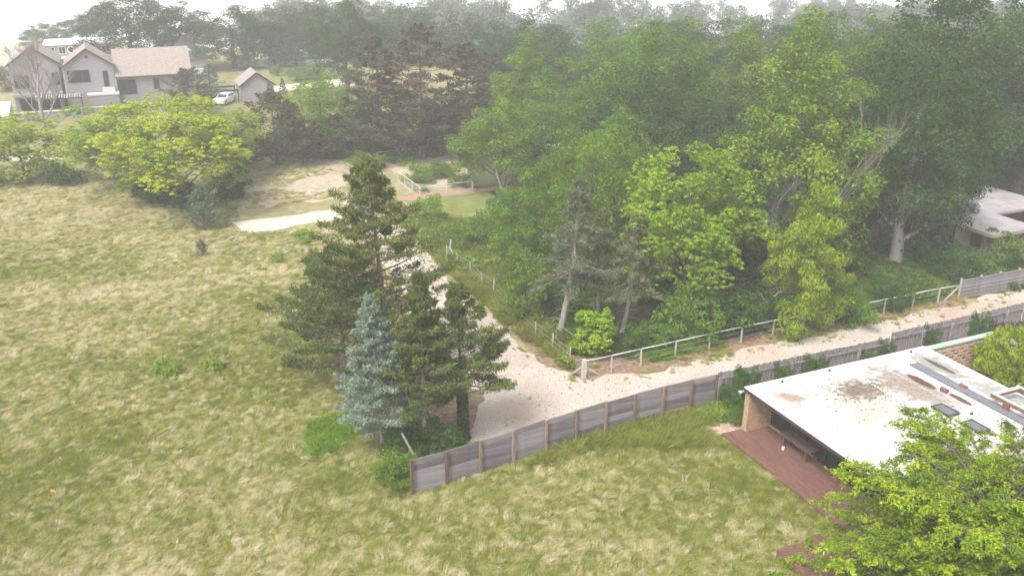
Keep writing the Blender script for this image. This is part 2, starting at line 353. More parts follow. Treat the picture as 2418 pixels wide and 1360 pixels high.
# ------------------------------------------------------------------ plant builders
def crown_mesh(name, seed, H, Rr, cb, ncl, cr, nleaf, leaf, material, prof='round', flat=.8, droop=.4, rosette=0, lump=.25, low=-.55, aspect=.55, centre=(0, 0), inner=.25):
    r = np.random.default_rng(seed); zc = (cb + H) / 2; rz = (H - cb) / 2
    cs = []; ph = r.random(6) * 6.28
    for i in range(ncl):
        best = None; bd = -1
        for k in range(7):
            d = unit(r.normal(size=3)); d[2] = low + (1 - low) * ((d[2] + 1) / 2); d = unit(d)
            f = (.78 + .22 * r.random()) if r.random() > inner else .35 + .4 * r.random()
            az = math.atan2(d[1], d[0])
            f *= 1 + lump * (.5 * math.sin(2 * az + ph[0] + 2 * d[2]) + .5 * math.sin(3 * az + ph[1] - 3 * d[2]))
            p = np.array([d[0] * Rr, d[1] * Rr, d[2] * rz]) * f
            if prof == 'cone':
                t = np.clip((p[2] / rz + 1) / 2, 0, 1); p[:2] *= 1.25 * (1 - t) ** .55
            elif prof == 'vase':
                t = np.clip((p[2] / rz + 1) / 2, 0, 1); p[:2] *= .55 + .6 * t
            elif prof == 'umbrella':
                t = np.clip((p[2] / rz + 1) / 2, 0, 1); p[2] = rz * (.15 + .85 * (p[2] / rz)) if t > .4 else p[2]
            dm = min([np.linalg.norm(p - c) for c in cs], default=9)
            if dm > bd: bd = dm; best = p
        cs.append(best)
    cs = np.array(cs); pos = []; nr = []; tp = []; tn = []
    rad = cr * (.65 + .7 * r.random(ncl)); w = rad ** 2; w /= w.sum()
    for c, q, ww in zip(cs, rad, w):
        n = int(nleaf * ww); ct = .45 + .32 * (r.random() - .5)
        # a clump is several smaller domes
        ns = 6; sc = unit(r.normal(size=(ns, 3)) + [0, 0, .25]) * q * .62; sr = q * (.42 + .25 * r.random(ns)); k = r.integers(0, ns, n)
        if rosette:
            m = max(1, n // rosette); kk = r.integers(0, ns, m)
            d = unit(r.normal(size=(m, 3)) + [0, 0, .55]); p0 = c + (sc[kk] + d * sr[kk, None]) * [1, 1, flat]
            az = np.arange(rosette) * 2 * math.pi / rosette
            a = az[None, :] + r.random((m, 1)) * 6.28 + r.normal(size=(m, rosette)) * .2
            rd = np.stack([np.cos(a), np.sin(a), -droop * (.6 + .8 * r.random(a.shape))], -1) + .35 * d[:, None, :]
            rd = unit(rd); ls = leaf * (.7 + .5 * r.random((m, 1)))
            P_ = p0[:, None, :] + rd * ls[..., None] * .5
            N_ = unit(np.array([0, 0, 1.]) + .45 * rd * [1, 1, 0] + .15 * r.normal(size=rd.shape))
            pos.append(P_.reshape(-1, 3)); nr.append(N_.reshape(-1, 3)); tp.append(rd.reshape(-1, 3))
            tn.append(np.repeat(ct + .3 * (r.random(m) - .5), rosette) + .14 * (r.random(m * rosette) - .5))
        else:
            d = unit(r.normal(size=(n, 3)) + [0, 0, .35]); rr = sr[k, None] * (.7 + .35 * r.random((n, 1)))
            p = c + (sc[k] + d * rr) * [1, 1, flat]
            pos.append(p); nr.append(unit(d * .7 + [0, 0, .35] + .55 * r.normal(size=(n, 3))))
            tp.append(d * [1, 1, .3] + [0, 0, -droop] + .5 * r.normal(size=(n, 3))); tn.append(ct + .36 * (r.random(n) - .5))
    pos = np.concatenate(pos) + [centre[0], centre[1], zc]; nr = np.concatenate(nr); tp = np.concatenate(tp); tn = np.concatenate(tn)
    size = (leaf * (.7 + .6 * r.random(len(pos)))) if not rosette else leaf * (.8 + .35 * r.random(len(pos)))
    V = leaf_quads(pos, nr, tp, size, aspect)
    return quads_mesh(name, V, np.clip(tn, 0, 1), material), cs + [centre[0], centre[1], zc]

def trunk_mesh(name, seed, H, cb, r0, clumps, material, nlimb=18, axis=None, n=7):
    r = random.Random(seed); b = MB(); ax = axis or (lambda z: (0, 0)); ht = cb + (H - cb) * .72
    zs = [-.15, .25, ht * .12] + [ht * k for k in (.25, .4, .55, .7, .85, 1)]
    rad = [r0 * 1.5, r0 * 1.15, r0] + [r0 * (1 - .8 * k) for k in (.25, .4, .55, .7, .85, 1)]
    jit = [(0, 0)] * 3 + [(r.uniform(-.12, .12), r.uniform(-.12, .12)) for _ in range(6)]
    b.tube([(ax(z)[0] + j[0], ax(z)[1] + j[1], z) for z, j in zip(zs, jit)], rad, n)
    cl = list(clumps); r.shuffle(cl)
    for c in cl[:nlimb]:
        z0 = max(cb * .75, min(ht * .95, c[2] - .55 * math.hypot(c[0], c[1]) - r.uniform(0, .6)))
        s = Vector((*ax(z0), z0)); e = Vector(c); m = s.lerp(e, .5) + Vector((r.uniform(-.2, .2), r.uniform(-.2, .2), r.uniform(.1, .45)))
        q = r0 * (1 - .8 * z0 / ht) * .5 + .015
        b.tube([s, m, e], [q, q * .6, .015], 4, False)
    me = b.mesh(name, True); me.materials.append(material); return me

def conifer(name, seed, H, Rr, cb, material, bark, r0, nbr=90, per=110, needle=.22, asp=.16, prof='pine', rise=.15, curve=.1, fan=.3, s0=.25, axis=None, jitter=.35, gap=0.0, blades=1, dead=0, thin=None):
    r = np.random.default_rng(seed); ax = axis or (lambda z: (0., 0.))
    b = MB(); zs = [-.15, .15] + [H * k for k in np.linspace(.06, .985, 12)]
    b.tube([(*ax(z), z) for z in zs], [r0 * 1.35, r0 * 1.1] + [max(.015, r0 * (1 - .97 * z / H)) for z in zs[2:]], 7)
    pos = []; nr = []; tp = []; sz = []; tn = []
    for i in range(nbr):
        t = (i + .5 * r.random()) / nbr; t = t ** .92; z = cb + (H - cb) * t * .985
        if prof == 'pine': w = (1 - t) ** .75 * (.55 + .45 * min(1, t / .15)) + .06
        elif prof == 'pine2': w = (1 - t) ** 1.2 * (.6 + .4 * min(1, t / .15)) + .07
        elif prof == 'spruce': w = (1 - t) ** .85 * (.8 + .2 * min(1, t / .1)) + .035
        elif prof == 'broad': w = (1 - t ** 2.2) * .95 + .05
        else: w = (1 - t) ** .6
        L = Rr * w * (1 - jitter + 2 * jitter * r.random()); a = i * 2.4 + r.normal() * .35
        if gap and r.random() < gap: L *= .45
        if thin and thin[0] < z < thin[1] and r.random() < thin[2]: continue
        dh = np.array([math.cos(a), math.sin(a), 0.]); lat = np.array([-dh[1], dh[0], 0.]); rs = rise + .12 * r.normal() + .5 * max(0, t - .75)
        def at(s): return np.array([*ax(z), z]) + dh * (L * s)[:, None] + np.array([0, 0, 1.]) * (L * (rs * s + curve * s * s))[:, None]
        sp = np.linspace(0, 1, 4); bp = at(sp); q = max(.012, r0 * .28 * (1 - t) * L / Rr + .01)
        b.tube([tuple(x) for x in bp], [q, q * .75, q * .5, .008], 3, False)
        n = max(6, int(per * (.35 + .65 * L / Rr)))
        s = s0 + (1 - s0) * np.sqrt(r.random(n)); off = fan * L * (1.05 - s) * 2 * (r.random(n) - .5) * 1.6
        # needles gather in tufts along side twigs
        tw = np.round(s * 9 + .6 * r.random()) / 9; s = np.where(r.random(n) < .6, tw, s); s = np.clip(s + .03 * r.normal(size=n), 0, 1.03)
        p = at(s) + lat * off[:, None] + np.array([0, 0, 1.]) * (.12 * np.abs(off) + .05 * r.normal(size=n))[:, None]
        ct = .45 + .25 * (r.random() - .5)
        for k in range(blades):
            d = unit(dh * .7 + lat * np.sign(off)[:, None] * .55 + [0, 0, .35] + .75 * r.normal(size=(n, 3)))
            l = needle * (.7 + .6 * r.random(n)); pos.append(p + d * l[:, None] * .5); tp.append(d); sz.append(l)
            nr.append(unit(r.normal(size=(n, 3)) + [0, 0, .8])); tn.append(ct + .45 * (r.random(n) - .5) + .12 * (s - .6))
    for i in range(dead):      # bare snags low on the stem
        z = cb * (.25 + .75 * r.random()); a = r.random() * 6.28; L = Rr * (.35 + .5 * r.random()); s = Vector((*ax(z), z))
        b.tube([s, s + Vector((math.cos(a) * L * .5, math.sin(a) * L * .5, -.02 * L)), s + Vector((math.cos(a + .2) * L, math.sin(a + .2) * L, -.22 * L))], [.03, .02, .008], 3, False)
    pos = np.concatenate(pos); V = leaf_quads(pos, np.concatenate(nr), np.concatenate(tp), np.concatenate(sz), asp, .03)
    tm = b.mesh('trunk', True); tm.materials.append(bark)
    return quads_mesh(name, V, np.clip(np.concatenate(tn), 0, 1), material), tm

def bare_tree(seed, H, spread, r0, depth=4, lean=(0, 0), up=.75, first=.3, bark=None, kids=4):
    r = random.Random(seed); b = MB()
    def grow(p, d, L, q, k):
        pts = [p]; dd = d.copy(); n = 3 if k < depth else 2
        for i in range(n):
            dd = (dd + Vector((r.gauss(0, .14), r.gauss(0, .14), r.gauss(.04, .08)))).normalized(); pts.append(pts[-1] + dd * L / n)
        b.tube(pts, [q * (1 - .55 * i / n) for i in range(n + 1)], 6 if k == 0 else 3, k == 0)
        if k >= depth: return
        for j in range(kids + (2 if k == 0 else 0)):
            f = (first if k == 0 else .25) + (1 - (first if k == 0 else .25)) * (j + .7 * r.random()) / (kids + (2 if k == 0 else 0)); f = min(f, .98)
            i = min(int(f * n), n - 1); s = pts[i].lerp(pts[i + 1], f * n - i); a = r.random() * 6.28
            side = Vector((math.cos(a), math.sin(a), 0)) * spread; nd = (dd * up + side + Vector((0, 0, .25))).normalized()
            grow(s, nd, L * (.62 - .25 * f) * r.uniform(.8, 1.2), q * .5 * (1.1 - .5 * f), k + 1)
    grow(Vector((0, 0, -.1)), Vector((lean[0], lean[1], 1)).normalized(), H * .8, r0, 0)
    me = b.mesh('branches', True); me.materials.append(bark or M['deadwood']); return me

def plant(name, label, cat, loc, crown, trunk=None, scl=(1, 1, 1), rotz=0, color=(1, 1, 1), group=None, crown_name='crown', trunk_name='trunk'):
    t = thing(name, label, cat, loc, rotz, group); t.scale = scl
    if trunk: obj(trunk_name, trunk, None, t)
    if crown:
        c = obj(crown_name, crown, None, t); c.color = (*color, 1)
    return t

# ------------------------------------------------------------------ scatter with geometry nodes (stuff)
def scatter(name, pts, rots, scl, gt, protos):
    n = len(pts); me = bpy.data.meshes.new(name); me.vertices.add(n); me.vertices.foreach_set('co', np.ascontiguousarray(pts, dtype=np.float32).ravel())
    for an, ty, key, data in (('rot', 'FLOAT_VECTOR', 'vector', rots), ('scl', 'FLOAT', 'value', scl), ('gtint', 'FLOAT', 'value', gt)):
        a = me.attributes.new(an, ty, 'POINT'); a.data.foreach_set(key, np.ascontiguousarray(data, dtype=np.float32).ravel())
    a = me.attributes.new('pick', 'INT', 'POINT'); a.data.foreach_set('value', rng.integers(0, len(protos), n).astype(np.int32))
    col = bpy.data.collections.new(name + '_kinds')
    for i, pm in enumerate(protos): col.objects.link(bpy.data.objects.new('%s_kind_%02d' % (name, i), pm))
    g = bpy.data.node_groups.new(name, 'GeometryNodeTree'); g.is_modifier = True
    g.interface.new_socket('Geometry', in_out='INPUT', socket_type='NodeSocketGeometry'); g.interface.new_socket('Geometry', in_out='OUTPUT', socket_type='NodeSocketGeometry')
    N, L = g.nodes, g.links
    gi, go = N.new('NodeGroupInput'), N.new('NodeGroupOutput'); ip = N.new('GeometryNodeInstanceOnPoints'); ci = N.new('GeometryNodeCollectionInfo')
    ci.inputs['Collection'].default_value = col; ci.inputs['Separate Children'].default_value = True; ci.inputs['Reset Children'].default_value = True
    def na(nm, ty):
        x = N.new('GeometryNodeInputNamedAttribute'); x.data_type = ty; x.inputs['Name'].default_value = nm; return x.outputs['Attribute']
    L.new(gi.outputs[0], ip.inputs['Points']); L.new(ci.outputs[0], ip.inputs['Instance']); ip.inputs['Pick Instance'].default_value = True
    L.new(na('pick', 'INT'), ip.inputs['Instance Index']); L.new(na('rot', 'FLOAT_VECTOR'), ip.inputs['Rotation']); L.new(na('scl', 'FLOAT'), ip.inputs['Scale'])
    L.new(ip.outputs[0], go.inputs[0])
    o = obj(name, me); md = o.modifiers.new('scatter', 'NODES'); md.node_group = g; o['kind'] = 'stuff'
    return o

def tuft_mesh(name, seed, nb, h, spread, lean, width, material, curve=.5):
    "a tuft of bent blades leaning to +x; three segments each"
    r = np.random.default_rng(seed); V = []; T = []
    for i in range(nb):
        a = r.random() * 6.28; q = spread * math.sqrt(r.random()); p = np.array([q * math.cos(a), q * math.sin(a), -.02])
        d = np.array([lean + .35 * math.cos(a) + .3 * r.normal(), .45 * math.sin(a) + .35 * r.normal(), 1.]); d /= np.linalg.norm(d)
        L = h * (.55 + .6 * r.random()); s = unit(np.cross(d, r.normal(size=3))); t = r.random(); w = width * (.7 + .6 * r.random()); prev = p; pw = w
        for k in range(3):
            nd = d + np.array([lean * curve * (k + .6), 0, -.28 * curve * (k + .4)]); nd /= np.linalg.norm(nd)
            nx = prev + nd * L / 3; nw = w * (1 - (k + 1) / 3.15)
            V.append([prev - s * pw / 2, prev + s * pw / 2, nx + s * nw / 2, nx - s * nw / 2]); T.append(t)
            prev = nx; pw = nw
    return quads_mesh(name, np.array(V), T, material)

def sprig_mesh(name, seed, nl, h, spread, leaf, material, aspect=.6, upright=.3):
    r = np.random.default_rng(seed); p = np.stack([spread * (r.random(nl) - .5) * 2, spread * (r.random(nl) - .5) * 2, h * r.random(nl) ** .7], 1)
    p[:, :2] *= np.sqrt(np.clip(1.15 - p[:, 2:3] / h, .1, 1)); d = unit(p * [1, 1, .2] + .5 * r.normal(size=(nl, 3)) + [0, 0, upright])
    V = leaf_quads(p, unit([0, 0, .8] + .6 * r.normal(size=(nl, 3))), d, leaf * (.6 + .7 * r.random(nl)), aspect)
    return quads_mesh(name, V, r.random(nl), material)

# ------------------------------------------------------------------ the ground and its sheets
FL = lambda p: list(p)
def big_ground():
    b = MB(); b.add([(-420, -40, 0), (420, -40, 0), (420, 780, 0), (-420, 780, 0)], [(0, 1, 2, 3)])
    o = b.build('ground', M['soil']); o['kind'] = 'structure'
big_ground()
GRAVEL = [(61.43, 73.32), (36.99, 60.26), (31.27, 58.02), (25.34, 55.34), (18.72, 52.28), (12.7, 49.49), (8.53, 47.55), (6.44, 46.79), (4.19, 46.41), (3.12, 47.06), (2.05, 48.33), (0.94, 49.91), (-0.38, 52.41), (-1.7, 56.06), (-3.32, 59.93), (-5.09, 63.55), (-6.74, 67.67), (-8.74, 72.17), (-11.04, 77.61), (-13.58, 84.57), (-15.67, 89.98), (-16.49, 91.0), (-18.75, 87.84), (-16.36, 83.53), (-16.35, 81.66), (-13.32, 75.1), (-10.9, 68.38), (-8.83, 62.65), (-6.74, 56.21), (-5.21, 50.21), (-4.17, 45.22), (-3.37, 42.1), (-2.47, 39.89), (1.68, 39.0), (5.14, 41.21), (8.05, 42.79), (11.48, 44.46), (15.82, 46.79), (23.41, 50.21), (34.08, 54.77), (54.18, 63.55)]
PAD = [(-25.03, 76.84), (-23.27, 77.61), (-20.46, 78.65), (-17.73, 80.54), (-15.95, 82.08), (-14.14, 80.27), (-13.69, 78.65), (-16.68, 77.1), (-19.08, 75.96), (-20.63, 74.62), (-23.18, 74.26), (-24.3, 75.35)]
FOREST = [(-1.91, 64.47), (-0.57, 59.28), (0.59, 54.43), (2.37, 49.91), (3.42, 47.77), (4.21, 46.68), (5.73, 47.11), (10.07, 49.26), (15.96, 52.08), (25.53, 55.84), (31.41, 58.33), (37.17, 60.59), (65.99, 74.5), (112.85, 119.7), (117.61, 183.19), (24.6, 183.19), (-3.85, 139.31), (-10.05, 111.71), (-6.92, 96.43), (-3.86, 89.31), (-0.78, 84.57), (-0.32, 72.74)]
SANDP = [(-25.71, 80.27), (-21.01, 82.8), (-17.35, 84.87), (-15.46, 88.65), (-14.76, 92.75), (-16.37, 97.39), (-19.79, 100.8), (-23.75, 101.21), (-27.13, 99.17), (-28.46, 93.64), (-28.52, 87.68), (-26.55, 81.66)]
LAWN = [(-10.48, 84.57), (-8.24, 84.87), (-4.59, 86.41), (-0.81, 88.0), (0.24, 83.09), (-0.72, 76.34), (-4.16, 77.61), (-7.44, 80.27)]
MULCH = [(-10.65, 84.27), (-10.2, 85.79), (-8.84, 86.88), (-4.24, 88.16), (-0.39, 89.31), (0.26, 88.33), (-4.58, 86.26), (-8.24, 84.87), (-9.8, 83.97)]
GARDEN = [(-16.16, 102.48), (-12.04, 105.32), (-7.65, 107.61), (-5.07, 96.43), (-3.86, 89.31), (-6.79, 87.84), (-9.16, 86.73), (-10.94, 90.66), (-12.51, 94.56)]
LITTER = [(-1.34, 60.09), (-0.69, 55.84), (0.57, 52.08), (1.46, 49.91), (2.29, 47.99), (3.45, 46.36), (4.28, 45.99), (6.39, 46.36), (8.73, 47.22), (13.18, 49.32), (18.62, 51.96), (25.2, 54.99), (31.5, 57.56), (32.39, 60.09), (25.97, 56.95), (19.31, 54.22), (13.19, 51.76), (7.58, 49.91), (5.73, 49.61), (4.79, 50.82), (3.58, 52.74), (2.57, 54.77), (0.91, 57.71)]
LITTER2 = [(-3.76, 44.46), (-2.13, 44.96), (-1.7, 42.79), (-1.97, 40.99), (-2.59, 40.14), (-3.27, 40.56), (-3.95, 42.33)]
BEACH = [(-139.46, 141.22), (-89.08, 158.43), (-86.95, 174.17), (-105.97, 212.26), (-121.01, 263.8), (-202.21, 425.62), (-402.7, 425.62)]
TRACK = [(-57.66, 77.61), (-48.05, 81.1), (-45.94, 81.66), (-43.82, 82.23), (-41.11, 83.38), (-40.73, 82.51), (-43.28, 81.1), (-45.17, 80.13), (-47.17, 79.45), (-56.0, 75.1)]
TRACK2 = [(-59.62, 102.91), (-56.44, 102.48), (-49.76, 102.91), (-48.76, 101.21), (-55.39, 100.39), (-58.28, 100.39)]
SROAD = [(-40.76, 153.77), (-37.18, 157.0), (-30.75, 161.86), (-27.58, 160.86), (-26.79, 153.77), (-31.9, 152.42), (-35.77, 150.66), (-38.99, 148.08)]
MEADOWF = [(-41.92, 158.43), (-43.88, 183.19), (-32.89, 183.19), (-28.75, 163.37), (-37.29, 157.48)]
BRICKPATH = [(9.93, 41.87), (10.88, 42.1), (12.5, 43.02), (12.47, 42.1), (11.91, 40.91), (11.0, 40.39), (10.6, 40.78)]
FARLOT = [(17.7, 96.43), (20.79, 111.71), (36.74, 111.71), (45.36, 100.39), (40.36, 89.31), (30.99, 92.75)]
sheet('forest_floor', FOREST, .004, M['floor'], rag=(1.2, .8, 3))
sheet('rear_meadow', [(-111.95, 96.43), (-49.39, 96.81), (-40.85, 96.43), (-30.27, 96.81), (-10.23, 102.05), (-0.48, 111.71), (-15.62, 160.86), (-48.11, 183.19), (-66.03, 156.07), (-74.77, 131.46), (-111.88, 131.46)], .003, M['meadow'], rag=(1.5, 1, 4))
sheet('fog_pale_ground', [(-60, 205), (0, 192), (60, 200), (140, 186), (400, 190), (400, 760), (-400, 760), (-400, 300), (-150, 230)], .0045, M['fogground'], rag=(6, 5, 6))  # far ground painted pale to read as fog
sheet('beach', BEACH, .004, M['beach'], rag=(4, 2, 5))
sheet('sandy_patch', SANDP, .004, M['sand'], rag=(.6, .9, 7))
sheet('far_meadow', MEADOWF, .004, M['lawn'], rag=(2, 1, 9))
sheet('lawn', LAWN, .004, M['lawn'], rag=(.6, .4, 11))
sheet('garden_bed', GARDEN, .008, M['sand'], rag=(.6, .2, 13))
sheet('gravel_drive', GRAVEL, .012, M['gravel'], rag=(.3, .45, 15))
sheet('gravel_pad', PAD, .016, M['pad'], rag=(.4, .3, 17))
sheet('mulch_path', MULCH, .016, M['mulch'], rag=(.5, .15, 19))
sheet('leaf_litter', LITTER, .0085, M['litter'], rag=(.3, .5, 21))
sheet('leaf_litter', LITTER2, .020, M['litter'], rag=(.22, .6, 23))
sheet('sand_track', TRACK, .008, M['sand'], rag=(.5, .3, 25))
sheet('sand_track', TRACK2, .008, M['beach'], rag=(.6, .15, 27))
sheet('sand_road', SROAD, .008, M['pad'], rag=(1, .3, 29))

# ------------------------------------------------------------------ haze: one even box of fog round the whole scene
def haze_box():
    b = MB(); b.box(-440, 440, -60, 800, -1, CAM_Z + 2.5)
    m = bpy.data.materials.new('haze'); m.use_nodes = True; n = m.node_tree; n.nodes.clear()
    out = n.nodes.new('ShaderNodeOutputMaterial'); v = n.nodes.new('ShaderNodeVolumePrincipled')
    v.inputs['Color'].default_value = (.985, .985, .99, 1); v.inputs['Density'].default_value = HAZE_DENSITY; v.inputs['Anisotropy'].default_value = 0.0
    n.links.new(v.outputs[0], out.inputs['Volume']); m.cycles.volume_sampling = 'DISTANCE'; m.cycles.homogeneous_volume = True
    o = b.build('haze', m); o['kind'] = 'stuff'
haze_box()

# ------------------------------------------------------------------ near house (local x along its long wall, y backwards)
HA = (11.83, 40.60); HROT = R(23.43); HM = Matrix.Translation((*HA, 0)) @ Matrix.Rotation(HROT, 4, 'Z')
def hw(x, y, z=0): return tuple(HM @ Vector((x, y, z)))
def brick_wall(x0, x1, y0, y1, z0, z1, holes=False, bl=.30, bh=.10, seed=1, axis='x'):
    "running bond bricks, joints recessed; returns the bricks and, for a solid wall, its mortar core"
    r = random.Random(seed); b = MB(); nrow = int((z1 - z0) / bh); g = .012
    for k in range(nrow):
        z = z0 + k * bh; u = x0 - (bl / 2 if k % 2 else 0); c = 0
        while u < x1 - .02:
            a, e = max(u, x0), min(u + bl, x1); c += 1
            skip = holes and k % 2 == 0 and c % 2 == (k // 2) % 2 and 2 < k < nrow - 2 and a > x0 + .3
            if e - a > .04 and not skip:
                j = r.uniform(-.006, .006)
                b.box(a + g / 2, e - g / 2, y0 + j, y1 + j, z + g / 2, z + bh - g / 2)
            u += bl
    return b
def near_house():
    t = thing('flat_roofed_house', 'low tan brick house with a stained white flat roof beside the picket fence', 'house', (*HA, 0), HROT)
    # roof slab with overhang; soffit, brown fascia, white edge
    MB().box(-.005, 12.09, -20, -.005, 2.37, 2.562).build('roof_slab', M['fascia'], t)
    rf = MB().box(.102, 12.048, -20.02, -.142, 2.578, 2.60).build('roof', M['roof'], t)
    e = MB(); e.bbox(-.02, 12.17, -.14, .02, 2.565, 2.635, .02); e.build('roof_edge', M['roofedge'], rf)
    e = MB(); e.bbox(-.02, .10, -20, -.142, 2.565, 2.635, .02); e.build('roof_edge', M['roofedge'], rf)
    e = MB(); e.bbox(12.05, 12.17, -20, -.142, 2.50, 2.635, .02); e.build('roof_edge', M['roofedge'], rf)
    s = MB()                                       # welded seams of the roof sheet
    for x in (2.05, 4.1, 6.15, 8.2): s.box(x, x + .03, -19.9, -.2, 2.6005, 2.606)
    s.build('roof_seams', M['concrete'], rf)['kind'] = 'stuff'
    # walls
    brick_wall(.06, 1.62, -.36, -.02, .0, 2.365).build('brick_fin', M['brick'], t)['kind'] = 'stuff'
    MB().box(.08, 1.6, -.345, -.035, 0, 2.36).build('fin_core', M['mortar'], t)
    w = MB(); w.box(1.63, 12.0, -.345, -.035, 0, 2.365); w.build('rear_wall', M['brick'], t)
    MB().box(11.75, 12.0, -19.5, -.35, 0, 2.365).build('side_wall', M['brick'], t)
    fr = MB().box(1.62, 1.74, -19.5, -.37, .1, 2.365).build('glazed_wall', M['darkwood'], t)
    for k in range(14):                            # window bays under the overhang
        y1 = -.55 - k * 1.35; g = MB(); g.box(1.60, 1.615, y1 - 1.15, y1, .45, 2.2); g.build('pane', M['glass'], fr)
        p = MB(); p.box(1.54, 1.618, y1 - 1.25, y1 - 1.17, .1, 2.365); p.build('mullion', M['darkwood'], fr)
    MB().box(1.50, 1.60, -3.9, -.37, .22, .30).build('sill', M['mortar'], t)
    # roof furniture that belongs to the house
    ch = MB(); ch.box(9.60, 10.02, -19, -1.55, 2.61, 2.72); ch.box(9.56, 9.60, -19, -1.5, 2.61, 2.74); ch.box(10.02, 10.06, -19, -1.5, 2.61, 2.74)
    ch.build('roof_channel', M['channel'], t)
    for (x, y) in ((6.95, -5.36), (7.0, -7.06)):
        f = MB(); f.box(x, x + .72, y - .06, y, 2.6, 2.72); f.box(x, x + .72, y - 1.06, y - 1.0, 2.6, 2.72); f.box(x, x + .06, y - 1.0, y - .06, 2.6, 2.72); f.box(x + .66, x + .72, y - 1.0, y - .06, 2.6, 2.72)
        fo = f.build('skylight', M['darkmetal'], t); MB().box(x + .06, x + .66, y - 1.0, y - .06, 2.66, 2.69).build('pane', M['skyglass'], fo)
    for (x, y, rz) in ((8.85, -4.42, 0), (10.0, -4.55, 1)):
        p = MB(); p.tube([(x, y - .19, 2.73), (x, y + .19, 2.73)], .115, 10); p.box(x - .10, x + .10, y - .17, y + .17, 2.60, 2.70)
        v = p.build('red_vent', M['redpipe'], t, smooth=False); MB().box(x - .19, x + .19, y - .26, y + .26, 2.603, 2.615).build('flashing', M['steel'], v)
    for (x, y) in ((8.25, -6.6), (2.1, -.32), (5.2, -.30), (10.9, -.3)):
        c = MB(); c.tube([(x, y, 2.6), (x, y, 2.70)], [.07, .055], 8); c.build('roof_drain', M['darkmetal'], t)
    c = MB(); c.tube([(-.10, .05, 2.36), (-.28, .0, 2.30)], [.06, .075], 8); c.tube([(-.02, .1, 2.30), (-.12, .28, 2.24)], [.05, .06], 8); c.box(-.1, .02, .005, .1, 2.28, 2.36)
    c.build('security_lamp', M['steel'], t)
    return t
near_house()

# deck along the front of the house and its lower end
def deck():
    t = thing('deck', 'red brown plank deck under the overhang of the white roofed house', 'deck', (*HA, 0), HROT)
    b = MB(); n = 19
    for i in range(n):
        x0 = -1.12 + i * (2.72 / n); b.box(x0, x0 + 2.72 / n - .012, -8.75, (-.03 if x0 < -.05 else -.37), .16, .20)
    b.build('deck_boards', M['deck'], t)['kind'] = 'stuff'
    MB().box(-1.10, 1.58, -8.74, -.40, .02, .155).build('deck_frame', M['trellisred'], t)
    MB().box(-1.16, -1.122, -8.76, -.02, .02, .19).build('edge_board', M['deck'], t)
    t = thing('lower_deck', 'separate red brown deck with a dark opening below the bright green tree', 'deck', (*HA, 0), HROT)
    b = MB()
    for i in range(34):
        y0 = -8.9 - i * .14
        if -10.35 < y0 + .14 and y0 > -16: 
            if y0 < -10.4: b.box(-4.85, -3.45, y0 - .128, y0, .34, .38)
            else: b.box(-4.85, -.6, y0 - .128, y0, .34, .38)
        else: b.box(-4.85, -3.45, y0 - .128, y0, .34, .38)
    b.build('deck_boards', M['deck'], t)['kind'] = 'stuff'
    MB().box(-4.86, -3.46, -13.6, -8.92, .02, .335).build('deck_frame', M['trellisred'], t)
    MB().box(-3.44, -.62, -10.5, -8.92, .02, .335).build('deck_frame', M['trellisred'], t)
    MB().box(-3.4, -.9, -13.2, -10.55, .01, .06).build('opening_floor', M['rubber'], t)
deck()
def bench():
    t = thing('picnic_bench', 'dark brown table pushed against the glazed wall under the overhang', 'table', hw(1.12, -3.1, .20), HROT)
    for k in range(5): MB().bbox(-.36 + k * .145, -.225 + k * .145, -1.05, 1.05, .66, .71, .01).build('table_board', M['bench'], t)
    for y in (-.8, .8):
        b = MB(); b.box(-.30, -.22, y - .04, y + .04, 0, .655); b.box(.22, .30, y - .04, y + .04, 0, .655); b.box(-.22, .22, y - .03, y + .03, .5, .6); b.build('leg', M['bench'], t)
    b = MB(); b.tube([(0, 0, 0), (0, 0, .05), (0, 0, .16), (0, 0, .2)], [.05, .075, .07, .03], 9)
    tag(b.build('white_pot', M['white'], None, hw(.66, -2.55, .2)), 'small white pot standing on the deck in front of the brown table', 'pot')
bench()
def pavers():
    r = random.Random(4)
    s = sheet('brick_path', BRICKPATH, .012, M['sand'], rag=(.2, .2, 31))
    k = 0
    for (x0, x1, y0, y1) in ((-1.15, -.15, .0, .85), (-1.25, -.35, .95, 1.7)):
        nx, ny = 5, 3
        for i in range(nx):
            for j in range(ny):
                if r.random() < .12: continue
                w, h = (x1 - x0) / nx, (y1 - y0) / ny
                b = MB(); b.bbox(x0 + i * w + .012, x0 + (i + 1) * w - .012, y0 + j * h + .012, y0 + (j + 1) * h - .012, 0, .035 + r.uniform(0, .02), .008)
                o = b.build('paver', M['paver'], s); o.matrix_local = HM.copy()
pavers()
def pierced_wall():
    t = thing('pierced_brick_wall', 'pink tan brick wall with rows of small openings and a pale green coping', 'wall', (*HA, 0), HROT)
    brick_wall(12.2, 17.6, -.12, .18, 0, 2.3, holes=True, bl=.34, bh=.105, seed=3).build('bricks', M['brickpink'], t)['kind'] = 'stuff'
    MB().box(12.2, 17.6, .10, .172, 0, 2.29).build('wall_core', M['fascia'], t)
    MB().bbox(12.15, 17.75, -.15, .22, 2.32, 2.44, .02).build('coping', M['greenpaint'], t)
    MB().bbox(17.5, 17.9, -2.4, -.225, 2.32, 2.46, .02).build('coping', M['greenpaint'], t)
    brick_wall(-2.3, -.13, 0, .3, 0, 2.3, bl=.34, bh=.105, seed=5).build('return_bricks', M['brickpink'], t, (17.55, 0, 0), (0, 0, R(90)))['kind'] = 'stuff'
pierced_wall()
